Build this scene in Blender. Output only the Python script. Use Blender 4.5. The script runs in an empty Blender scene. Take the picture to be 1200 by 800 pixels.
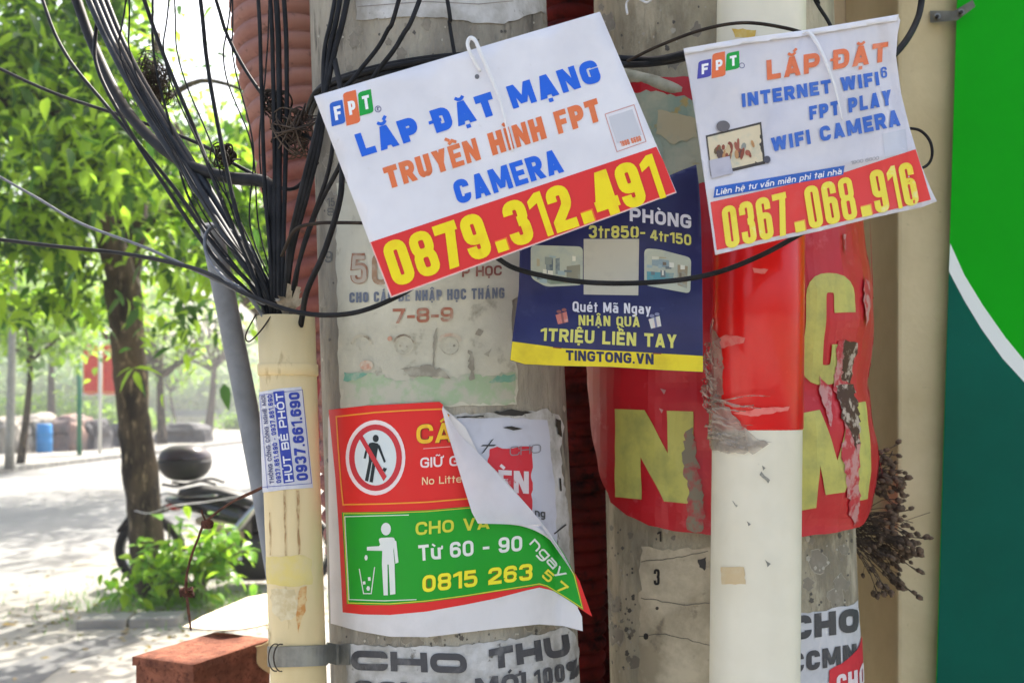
import bpy, bmesh, math, random, unicodedata
from mathutils import Vector, Matrix, noise
random.seed(7)
SC = bpy.context.scene
COL = SC.collection
PI = math.pi

# ---------------------------------------------------------------- camera, sky, sun, exposure
F, HZ, ZC = 1000.0, 480.0, 1.5           # focal length and horizon row in photograph pixels, eye height in metres
def P(px, py, Y):                        # the point at distance Y that lies on a line of sight
    return Vector(((px - 600) / F * Y, Y, ZC - (py - HZ) / F * Y))
cam = bpy.data.cameras.new('camera')
cam.lens = 30; cam.sensor_width = 36; cam.shift_y = 80 / 1200
cam.clip_start = 0.02; cam.clip_end = 2000
cam.dof.use_dof = True; cam.dof.focus_distance = 0.92; cam.dof.aperture_fstop = 7.0
camo = bpy.data.objects.new('camera', cam); COL.objects.link(camo)
camo.location = (0, 0, ZC); camo.rotation_euler = (PI / 2, 0, 0)
SC.camera = camo
AZ, EL = math.radians(14), math.radians(54)
W = bpy.data.worlds.new('World'); SC.world = W; W.use_nodes = True
sky = W.node_tree.nodes.new('ShaderNodeTexSky'); sky.sky_type = 'NISHITA'; sky.sun_disc = False
sky.sun_elevation = EL; sky.sun_rotation = AZ; sky.air_density = 1.2; sky.dust_density = 7.0; sky.ozone_density = 1.0
bg = W.node_tree.nodes['Background']; bg.inputs[1].default_value = 0.15
W.node_tree.links.new(sky.outputs[0], bg.inputs[0])
sun = bpy.data.lights.new('sun', 'SUN'); sun.energy = 3.8; sun.angle = math.radians(0.6); sun.color = (1, .95, .86)
suno = bpy.data.objects.new('sun', sun); COL.objects.link(suno)
sd = Vector((math.sin(AZ) * math.cos(EL), math.cos(AZ) * math.cos(EL), math.sin(EL)))
suno.rotation_euler = sd.to_track_quat('Z', 'Y').to_euler(); suno.location = (0, 3, 8)
SC.view_settings.view_transform = 'Standard'; SC.view_settings.look = 'None'
SC.view_settings.exposure = 1.46; SC.view_settings.gamma = 1
SC.cycles.max_bounces = 6; SC.cycles.transparent_max_bounces = 8
try: SC.cycles.use_denoising = True
except Exception: pass

# ---------------------------------------------------------------- materials
def lin(h, k=1.0):
    h = h.lstrip('#'); c = [int(h[i:i + 2], 16) / 255 for i in (0, 2, 4)]
    return tuple(min(.9, k * (x / 12.92 if x <= .04045 else ((x + .055) / 1.055) ** 2.4)) for x in c) + (1,)
MATS = {}
def mat(name, c, c2=None, scale=20, rough=.7, bump=0, bscale=None, metal=0, trans=0, stretch=(1, 1, 1), lo=.4, hi=.62,
        c3=None, scale3=80, lo3=.6, hi3=.7, coat=0, alpha=1, spec=.4, detail=6):
    if name in MATS: return MATS[name]
    m = bpy.data.materials.new(name); m.use_nodes = True; N = m.node_tree.nodes; L = m.node_tree.links
    b = N['Principled BSDF']; MATS[name] = m
    c = lin(c) if isinstance(c, str) else c
    b.inputs['Base Color'].default_value = c; b.inputs['Roughness'].default_value = rough
    b.inputs['Metallic'].default_value = metal; b.inputs['Specular IOR Level'].default_value = spec
    b.inputs['Coat Weight'].default_value = coat; b.inputs['Alpha'].default_value = alpha
    tc = N.new('ShaderNodeTexCoord'); mp = N.new('ShaderNodeMapping'); mp.inputs['Scale'].default_value = stretch
    L.new(tc.outputs['Object'], mp.inputs[0])
    def nz(sc, lo, hi):
        n = N.new('ShaderNodeTexNoise'); n.inputs['Scale'].default_value = sc; n.inputs['Detail'].default_value = detail
        n.inputs['Roughness'].default_value = .62
        L.new(mp.outputs[0], n.inputs['Vector'])
        r = N.new('ShaderNodeMapRange'); r.inputs[1].default_value = lo; r.inputs[2].default_value = hi
        L.new(n.outputs['Fac'], r.inputs[0]); return n, r
    out = None
    if c2 is not None:
        c2 = lin(c2) if isinstance(c2, str) else c2
        n, r = nz(scale, lo, hi)
        mx = N.new('ShaderNodeMix'); mx.data_type = 'RGBA'; mx.inputs[6].default_value = c; mx.inputs[7].default_value = c2
        L.new(r.outputs[0], mx.inputs[0]); out = mx.outputs[2]
        if c3 is not None:
            c3 = lin(c3) if isinstance(c3, str) else c3
            n3, r3 = nz(scale3, lo3, hi3)
            m3 = N.new('ShaderNodeMix'); m3.data_type = 'RGBA'; L.new(out, m3.inputs[6]); m3.inputs[7].default_value = c3
            L.new(r3.outputs[0], m3.inputs[0]); out = m3.outputs[2]
        L.new(out, b.inputs['Base Color'])
    if bump:
        n2, r2 = nz(bscale or scale * 3, 0, 1)
        bp = N.new('ShaderNodeBump'); bp.inputs['Strength'].default_value = bump; bp.inputs['Distance'].default_value = .01
        L.new(n2.outputs['Fac'], bp.inputs['Height']); L.new(bp.outputs[0], b.inputs['Normal'])
    if trans:
        t = N.new('ShaderNodeBsdfTranslucent'); ms = N.new('ShaderNodeMixShader'); ms.inputs[0].default_value = trans
        if out is not None: L.new(out, t.inputs[0])
        else: t.inputs[0].default_value = c
        L.new(b.outputs[0], ms.inputs[1]); L.new(t.outputs[0], ms.inputs[2])
        L.new(ms.outputs[0], N['Material Output'].inputs[0])
    return m
def ink(hexc, wear=None, ws=60, lo=.5, hi=.7, rough=.55):
    return mat('ink_' + hexc + str(wear) + str(lo), '#' + hexc, wear, scale=ws, rough=rough, lo=lo, hi=max(hi, lo + .05))
M_paper = mat('white_paper', '#e3e2e7', '#d7d6dc', scale=9, rough=.55, c3='#c6c2bc', scale3=70, lo3=.68, hi3=.8)
M_oldpaper = mat('aged_paper', '#d3c6aa', '#a99c82', scale=14, rough=.85, bump=.15, c3='#857a68', scale3=42, lo3=.6, hi3=.72)
M_dirty = mat('stained_paper', '#c9c8c6', '#9e9b94', scale=22, rough=.8, bump=.15, c3='#5c5850', scale3=50, lo3=.62, hi3=.7)
M_conc = mat('weathered_concrete', '#b0a999', '#857f74', scale=12, rough=.93, bump=.8, bscale=90, stretch=(1, 1, .3), detail=10, lo=.4, hi=.6, c3='#4e4a44', scale3=30, lo3=.57, hi3=.68)
M_conc2 = mat('pale_weathered_concrete', '#b9af96', '#8c8370', scale=14, rough=.93, bump=.8, bscale=90, stretch=(1, 1, .4), detail=10, c3='#c4b9a0', scale3=22, lo3=.5, hi3=.62)
M_pvc = mat('white_pvc', '#e7e1cd', '#dcd5bf', scale=6, rough=.45, c3='#77756a', scale3=55, lo3=.7, hi3=.78)
M_cream = mat('cream_pvc', '#e4d0a2', '#d6c08e', scale=8, rough=.6, stretch=(1, 1, .25), c3='#94713c', scale3=30, lo3=.66, hi3=.75)
M_greypvc = mat('grey_pvc', '#85898f', '#74787d', scale=15, rough=.6)
M_black = mat('black_cable', '#1a1a1b', '#262628', scale=40, rough=.6, spec=.2)
M_brown = mat('brown_cable', '#2c2521', '#43392f', scale=60, rough=.7, spec=.2)
M_greyc = mat('grey_cable', '#55585c', '#6d7075', scale=60, rough=.5)
M_red_hdpe = mat('red_corrugated_plastic', '#824f48', '#9c746b', scale=5, rough=.8, c3='#5a4440', scale3=60, lo3=.58, hi3=.72, bump=.04, bscale=200, spec=.3)
M_red_dark = mat('shaded_red_plastic', '#6a1f1c', '#3c1512', scale=14, rough=.85, c3='#241010', scale3=30, lo3=.52, hi3=.66, spec=.15)  # red plastic darkened: the shade between the poles is put into its colour
M_wall = mat('beige_plaster', '#d4c39c', '#c5b38b', scale=5, rough=.9, bump=.12, bscale=120, c3='#96886c', scale3=90, lo3=.68, hi3=.76)
M_wall2 = mat('grey_beige_plaster', '#e6d3b2', '#d6c29f', scale=4, rough=.9, bump=.15, bscale=90)
M_rust = mat('rusted_iron', '#955c45', '#6c3f2e', scale=22, rough=.95, bump=.6, bscale=240, c3='#5d3022', scale3=130, lo3=.52, hi3=.66)
M_steel = mat('galvanised_steel', '#9a9a94', '#7f7f7a', scale=30, rough=.5, metal=.6)
M_leaf = mat('tree_leaf', (.055, .15, .016, 1), (.03, .09, .012, 1), scale=3, rough=.45, trans=.42, lo=.35, hi=.65)
M_leaf2 = mat('young_tree_leaf', (.36, .56, .04, 1), (.22, .42, .03, 1), scale=3, rough=.4, trans=.62)
M_leaf3 = mat('shrub_leaf', (.20, .42, .035, 1), (.09, .25, .03, 1), scale=9, rough=.35, trans=.45)
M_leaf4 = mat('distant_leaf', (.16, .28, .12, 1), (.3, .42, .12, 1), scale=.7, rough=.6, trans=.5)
M_bark = mat('tree_bark', '#4f4436', '#1c1814', scale=7, rough=.95, bump=.9, bscale=30, stretch=(1, 1, .35), c3='#8b7c64', scale3=22, lo3=.56, hi3=.7)
M_road = mat('worn_asphalt', (.26, .255, .245, 1), (.2, .2, .195, 1), scale=.8, rough=.9, bump=.2, bscale=60, c3=(.26, .255, .245, 1), scale3=30, lo3=.5, hi3=.7)
M_pave = mat('dusty_concrete_paving', (.32, .30, .26, 1), (.225, .22, .205, 1), scale=1.6, rough=.95, bump=.25, bscale=14, c3=(.2, .195, .18, 1), scale3=4, lo3=.56, hi3=.7)
M_ground = mat('bare_ground', (.24, .22, .17, 1), (.16, .17, .10, 1), scale=.3, rough=1)
M_kerb = mat('kerb_concrete', (.30, .29, .27, 1), (.2, .2, .19, 1), scale=4, rough=.95, bump=.3, bscale=40)
M_film = mat('clear_plastic_film', '#c4b8a8', '#94867a', scale=40, rough=.25, alpha=.55, coat=.4)

# ---------------------------------------------------------------- object helpers
def tag(o, label=None, cat=None, group=None, kind=None):
    if label: o['label'] = label
    if cat: o['category'] = cat
    if group: o['group'] = group
    if kind: o['kind'] = kind
    return o
def thing(name, loc, label, cat, group=None, rz=0):
    o = bpy.data.objects.new(name, None); COL.objects.link(o); o.location = loc; o.rotation_euler = (0, 0, rz)
    o.empty_display_size = .1
    return tag(o, label, cat, group)
def link(name, me, parent=None):
    o = bpy.data.objects.new(name, me); COL.objects.link(o)
    if parent is not None: o.parent = parent
    return o
def rootloc(p):
    return Vector(p.location) if p.parent is None else rootloc(p.parent) + Vector(p.location)
def fin(name, bm, m, parent=None, world=True, smooth=False):
    """links a bmesh as one object; with world=True its vertices are world coordinates"""
    if parent is not None and world:
        bmesh.ops.translate(bm, verts=bm.verts, vec=-rootloc(parent))
    if smooth:
        for f in bm.faces: f.smooth = True
    me = bpy.data.meshes.new(name); bm.to_mesh(me); bm.free()
    for x in (m if isinstance(m, (list, tuple)) else [m]): me.materials.append(x)
    return link(name, me, parent)
def box(bm, x0, x1, y0, y1, z0, z1, M=None, bev=0):
    r = bmesh.ops.create_cube(bm, size=1)
    vs = r['verts']
    for v in vs: v.co = Vector(((x0 + x1) / 2 + v.co.x * (x1 - x0), (y0 + y1) / 2 + v.co.y * (y1 - y0), (z0 + z1) / 2 + v.co.z * (z1 - z0)))
    if bev:
        es = list({e for v in vs for e in v.link_edges})
        r2 = bmesh.ops.bevel(bm, geom=es, offset=bev, segments=2, affect='EDGES', profile=.6)
        vs = list({v for f in r2['faces'] for v in f.verts} | {v for v in vs if v.is_valid})
    if M is not None:
        for v in vs: v.co = M @ v.co
    return vs
def smoothpath(pts, n=8):
    pts = [Vector(p) for p in pts]
    if len(pts) < 3: return pts
    q = [pts[0] * 2 - pts[1]] + pts + [pts[-1] * 2 - pts[-2]]
    out = []
    for i in range(1, len(q) - 2):
        a, b, c, d = q[i - 1], q[i], q[i + 1], q[i + 2]
        for k in range(n):
            t = k / n
            out.append(.5 * ((2 * b) + (c - a) * t + (2 * a - 5 * b + 4 * c - d) * t * t + (3 * b - a - 3 * c + d) * t ** 3))
    out.append(pts[-1]); return out
def tube(bm, pts, r, sides=8, n=8, cap=True):
    """tube along points; r a number or list matching the smoothed path ends"""
    p = smoothpath(pts, n)
    m = len(p); rs = [r] * m if not isinstance(r, (list, tuple)) else None
    if rs is None:
        rs = []
        for i in range(m):
            t = i / (m - 1) * (len(r) - 1); k = min(int(t), len(r) - 2); rs.append(r[k] + (r[k + 1] - r[k]) * (t - k))
    up = Vector((0, 0, 1)); rings = []; nrm = None
    for i in range(m):
        d = (p[min(i + 1, m - 1)] - p[max(i - 1, 0)])
        if d.length < 1e-9: d = Vector((0, 0, 1))
        d.normalize()
        if nrm is None:
            nrm = d.cross(up) if abs(d.dot(up)) < .95 else d.cross(Vector((1, 0, 0)))
        nrm = (nrm - d * nrm.dot(d)).normalized(); bn = d.cross(nrm)
        rings.append([bm.verts.new(p[i] + (nrm * math.cos(a) + bn * math.sin(a)) * rs[i]) for a in [2 * PI * k / sides for k in range(sides)]])
    for i in range(m - 1):
        for k in range(sides):
            f = bm.faces.new((rings[i][k], rings[i][(k + 1) % sides], rings[i + 1][(k + 1) % sides], rings[i + 1][k])); f.smooth = True
    if cap and sides > 2:
        bm.faces.new(list(reversed(rings[0]))); bm.faces.new(rings[-1])
    return bm
def disc(bm, c, ax, r, h, n=20, r2=None):
    ax = Vector(ax).normalized(); M = Matrix.Translation(c) @ ax.to_track_quat('Z', 'Y').to_matrix().to_4x4()
    bmesh.ops.create_cone(bm, cap_ends=True, segments=n, radius1=r, radius2=r if r2 is None else r2, depth=h, matrix=M)
def blob(bm, c, r, sub=2, sc=(1, 1, 1), jit=0, seed=0):
    rr = bmesh.ops.create_icosphere(bm, subdivisions=sub, radius=1)
    for v in rr['verts']:
        k = 1 + jit * noise.noise(v.co * 2.1 + Vector((seed, seed * 2.3, 0)))
        v.co = Vector((v.co.x * r * sc[0] * k, v.co.y * r * sc[1] * k, v.co.z * r * sc[2] * k)) + Vector(c)
    return rr['verts']

# ---------------------------------------------------------------- surfaces that sheets and print lie on
class Cone:
    """a leaning tapered pole; its outline in the photograph and the distance of its axis give its real size"""
    def __init__(s, l0, r0, l1, r1, Yc, pya=0, pyb=800):
        def one(l, r, py):
            a, b = math.atan((l - 600) / F), math.atan((r - 600) / F); mid, al = (a + b) / 2, (b - a) / 2
            D = Yc / math.cos(mid)
            return Vector((math.tan(mid) * Yc, Yc, ZC - (py - HZ) / F * Yc)), D * math.sin(al)
        s.c0, s.R0 = one(l0, r0, pya); s.c1, s.R1 = one(l1, r1, pyb); s.e = (l0, r0, l1, r1, pya, pyb); s.Yc = Yc
    def at(s, z):
        t = (z - s.c0.z) / (s.c1.z - s.c0.z); c = s.c0.lerp(s.c1, t); return c, s.R0 + (s.R1 - s.R0) * t
    def __call__(s, px, py, h=0):
        l0, r0, l1, r1, pa, pb = s.e; t = (py - pa) / (pb - pa)
        l, r = l0 + (l1 - l0) * t, r0 + (r1 - r0) * t
        u = (px - (l + r) / 2) / ((r - l) / 2); lim = .955; over = 0
        if abs(u) > lim: over = (abs(u) - lim) * (1 if u > 0 else -1); u = lim * (1 if u > 0 else -1)
        q = (l + r) / 2 + u * (r - l) / 2; k = (q - 600) / F
        Y = s.Yc - s.R0
        for _ in range(5):
            z = ZC - (py - HZ) / F * Y; c, R = s.at(z)
            A = k * k + 1; B = -2 * (k * c.x + c.y); C = c.x ** 2 + c.y ** 2 - R * R
            d = max(B * B - 4 * A * C, 0); Y = (-B - math.sqrt(d)) / (2 * A)
        th = math.atan2(k * Y - c.x, c.y - Y) + over * 2.6
        return Vector((c.x + (R + h) * math.sin(th), c.y - (R + h) * math.cos(th), z))
    def build(s, bm, z0, z1, n=64, seg=10, cap=True, hollow=0):
        rings = []
        for i in range(seg + 1):
            z = z0 + (z1 - z0) * i / seg; c, R = s.at(z)
            rings.append([bm.verts.new((c.x + R * math.sin(a), c.y - R * math.cos(a), z)) for a in [2 * PI * k / n for k in range(n)]])
        for i in range(seg):
            for k in range(n):
                f = bm.faces.new((rings[i][k], rings[i][(k + 1) % n], rings[i + 1][(k + 1) % n], rings[i + 1][k])); f.smooth = True
        if hollow:
            prev = rings[-1]
            for (dz, kk) in ((0, 1 - hollow), (-.06, 1 - hollow)):
                z = z1 + dz; c, R = s.at(z)
                cur = [bm.verts.new((c.x + R * kk * math.sin(a), c.y - R * kk * math.cos(a), z)) for a in [2 * PI * k / n for k in range(n)]]
                for k in range(n): bm.faces.new((prev[k], prev[(k + 1) % n], cur[(k + 1) % n], cur[k]))
                prev = cur
            bm.faces.new(prev)
        elif cap: bm.faces.new(rings[-1])
        bm.faces.new(list(reversed(rings[0])))
def plane(a, b, c, rip=None):
    """surface through three (px,py,Y) points, with an optional ripple in metres"""
    A, B, C = P(*a), P(*b), P(*c); n = (B - A).cross(C - A)
    def f(px, py, h=0):
        d = Vector(((px - 600) / F, 1, -(py - HZ) / F)); o = Vector((0, 0, ZC))
        Y = (A - o).dot(n) / d.dot(n)
        if rip: Y += rip(px, py)
        return P(px, py, Y - h)
    return f
def cut(bm, g, gy=True):
    if not bm.verts: return
    xs = [v.co.x for v in bm.verts]; ys = [v.co.y for v in bm.verts]
    for ax, lo, hi in ((0, min(xs), max(xs)), (1, min(ys), max(ys))):
        if ax == 1 and not gy: continue
        k = math.ceil(lo / g) * g
        while k < hi:
            co = [0, 0, 0]; co[ax] = k; no = [0, 0, 0]; no[ax] = 1
            bmesh.ops.bisect_plane(bm, geom=bm.verts[:] + bm.edges[:] + bm.faces[:], plane_co=co, plane_no=no, dist=1e-4)
            k += g
def poly_bm(polys):
    bm = bmesh.new()
    for i, p in enumerate(polys):
        vs = [bm.verts.new((x, y, 0)) for x, y in p]
        try: f = bm.faces.new(vs); f.material_index = 0
        except ValueError: pass
    return bm
def sheet(name, surf, polys, m, parent, h=0, g=8, gy=True, thick=0, layer=0, smooth=True, back=None):
    """lays flat outlines (photograph pixels) on a surface of the scene"""
    bm = bmesh.new(); lay = {}
    for i, p in enumerate(polys):
        b2 = poly_bm([p]); bmesh.ops.triangulate(b2, faces=b2.faces[:])
        if g: cut(b2, g, gy)
        mp = {}
        for v in b2.verts: mp[v] = bm.verts.new(surf(v.co.x, v.co.y, h + layer * i))
        for f in b2.faces:
            vs = [mp[v] for v in f.verts]
            try: bm.faces.new(vs)
            except ValueError: pass
        b2.free()
    eye = Vector((0, 0, ZC))
    for f in bm.faces:
        f.normal_update()
        if f.normal.dot(eye - f.calc_center_median()) < 0: f.normal_flip()
    if thick:
        top = bm.faces[:]; orig = bm.verts[:]
        r = bmesh.ops.solidify(bm, geom=top, thickness=thick)
        if back: pass
    if smooth and not thick:
        for f in bm.faces: f.smooth = True
    return fin(name, bm, m, parent)
def board(name, surf, poly, m, parent, thick, g=None):
    """rigid or soft sheet with a real edge: front, back and rim"""
    b2 = poly_bm([poly]); bmesh.ops.triangulate(b2, faces=b2.faces[:])
    if g: cut(b2, g)
    bm = bmesh.new(); fr, bk = {}, {}
    for v in b2.verts:
        fr[v] = bm.verts.new(surf(v.co.x, v.co.y, 0)); bk[v] = bm.verts.new(surf(v.co.x, v.co.y, -thick))
    for f in b2.faces:
        bm.faces.new([fr[v] for v in f.verts]).smooth = bool(g); bm.faces.new([bk[v] for v in reversed(f.verts)]).smooth = bool(g)
    for e in b2.edges:
        if len(e.link_faces) == 1:
            a, b = e.verts; bm.faces.new((fr[a], fr[b], bk[b], bk[a]))
    b2.free(); bmesh.ops.recalc_face_normals(bm, faces=bm.faces[:])
    return fin(name, bm, m, parent)
def jag(pts, step=6, amp=2, closed=True, skip=()):
    out = []; n = len(pts)
    for i in range(n if closed else n - 1):
        a, b = pts[i], pts[(i + 1) % n]; d = math.hypot(b[0] - a[0], b[1] - a[1]); k = max(1, int(d / step))
        out.append(a)
        if i in skip: continue
        for j in range(1, k):
            t = j / k; out.append((a[0] + (b[0] - a[0]) * t + random.uniform(-amp, amp), a[1] + (b[1] - a[1]) * t + random.uniform(-amp, amp)))
    if not closed: out.append(pts[-1])
    return out
def ell(cx, cy, rx, ry, n=28, a0=0, a1=2 * PI, rot=0):
    full = abs(a1 - a0 - 2 * PI) < 1e-6; out = []
    for k in range(n if full else n + 1):
        a = a0 + (a1 - a0) * k / n; x, y = rx * math.cos(a), ry * math.sin(a)
        out.append((cx + x * math.cos(rot) - y * math.sin(rot), cy + x * math.sin(rot) + y * math.cos(rot)))
    return out
def ring(cx, cy, rx, ry, wx, n=28):
    o, i = ell(cx, cy, rx, ry, n), ell(cx, cy, rx - wx, ry - wx, n)
    return [[o[k], o[(k + 1) % n], i[(k + 1) % n], i[k]] for k in range(n)]
def line(pts, w):
    return strip([tuple(p) for p in pts], w)

# ---------------------------------------------------------------- lettering: a stroke alphabet of heavy sans letters
def fillet(pts, R, closed=False, n=5):
    """pts: (x,y) or (x,y,r)"""
    out = []; m = len(pts)
    for i, p in enumerate(pts):
        r = p[2] if len(p) > 2 else R
        if (not closed and i in (0, m - 1)) or r <= 0: out.append((p[0], p[1])); continue
        a, b = Vector(pts[i - 1][:2]), Vector(pts[(i + 1) % m][:2]); c = Vector(p[:2])
        u, v = (a - c), (b - c); lu, lv = u.length, v.length
        if lu < 1e-6 or lv < 1e-6: continue
        r = min(r, lu * .5 if (closed or i - 1 != 0) else lu * .95, lv * .5 if (closed or i + 1 != m - 1) else lv * .95)
        u.normalize(); v.normalize()
        for k in range(n + 1):
            t = k / n; q = c + u * r * (1 - t) ** 2 * 1.0 + v * r * t ** 2
            out.append((q.x, q.y))
    return out
def strip(c, t, closed=False):
    """polyline -> quads of width t with mitred joints"""
    n = len(c); L, R = [], []
    for i in range(n):
        p = Vector(c[i]); a = Vector(c[i - 1]) if (i > 0 or closed) else None; b = Vector(c[(i + 1) % n]) if (i < n - 1 or closed) else None
        d1 = (p - a).normalized() if a is not None and (p - a).length > 1e-9 else None
        d2 = (b - p).normalized() if b is not None and (b - p).length > 1e-9 else None
        if d1 is None: d1 = d2
        if d2 is None: d2 = d1
        if d1 is None: d1 = d2 = Vector((1, 0))
        m = (d1 + d2); m = m.normalized() if m.length > 1e-6 else d1
        nn = Vector((-m.y, m.x)); cs = max(.5, nn.dot(Vector((-d1.y, d1.x))))
        L.append(tuple(p + nn * (t / 2 / cs))); R.append(tuple(p - nn * (t / 2 / cs)))
    out = []
    for i in range(n if closed else n - 1):
        j = (i + 1) % n; out.append([R[i], R[j], L[j], L[i]])
    return out
def diag(x0, y0, x1, y1, t):
    d = math.hypot(x1 - x0, y1 - y0); hw = t * d / max(abs(y1 - y0), .01) / 2
    return [[(x0 - hw, y0), (x0 + hw, y0), (x1 + hw, y1), (x1 - hw, y1)]]
WF = {'I': 0, '.': 0, '!': 0, 'i': 0, 'l': 0, 'M': 1.32, 'W': 1.45, 'm': 1.35, '1': .66, 'L': .86, 'E': .88, 'F': .86, 'T': .96, 'A': 1.1, 'V': 1.06,
      '-': .6, ' ': .5, 'r': .6, 't': .6, 'f': .6, 'J': .8, '%': 1.5, '4': 1.05, 'v': .95, 'y': .95, 'e': .9, 'a': .9, 'n': .9, 'h': .9, 'd': .9,
      'p': .9, 'g': .9, 'u': .9, 'o': .92, 'q': .9, 'Y': 1.02, '®': 1}
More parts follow.
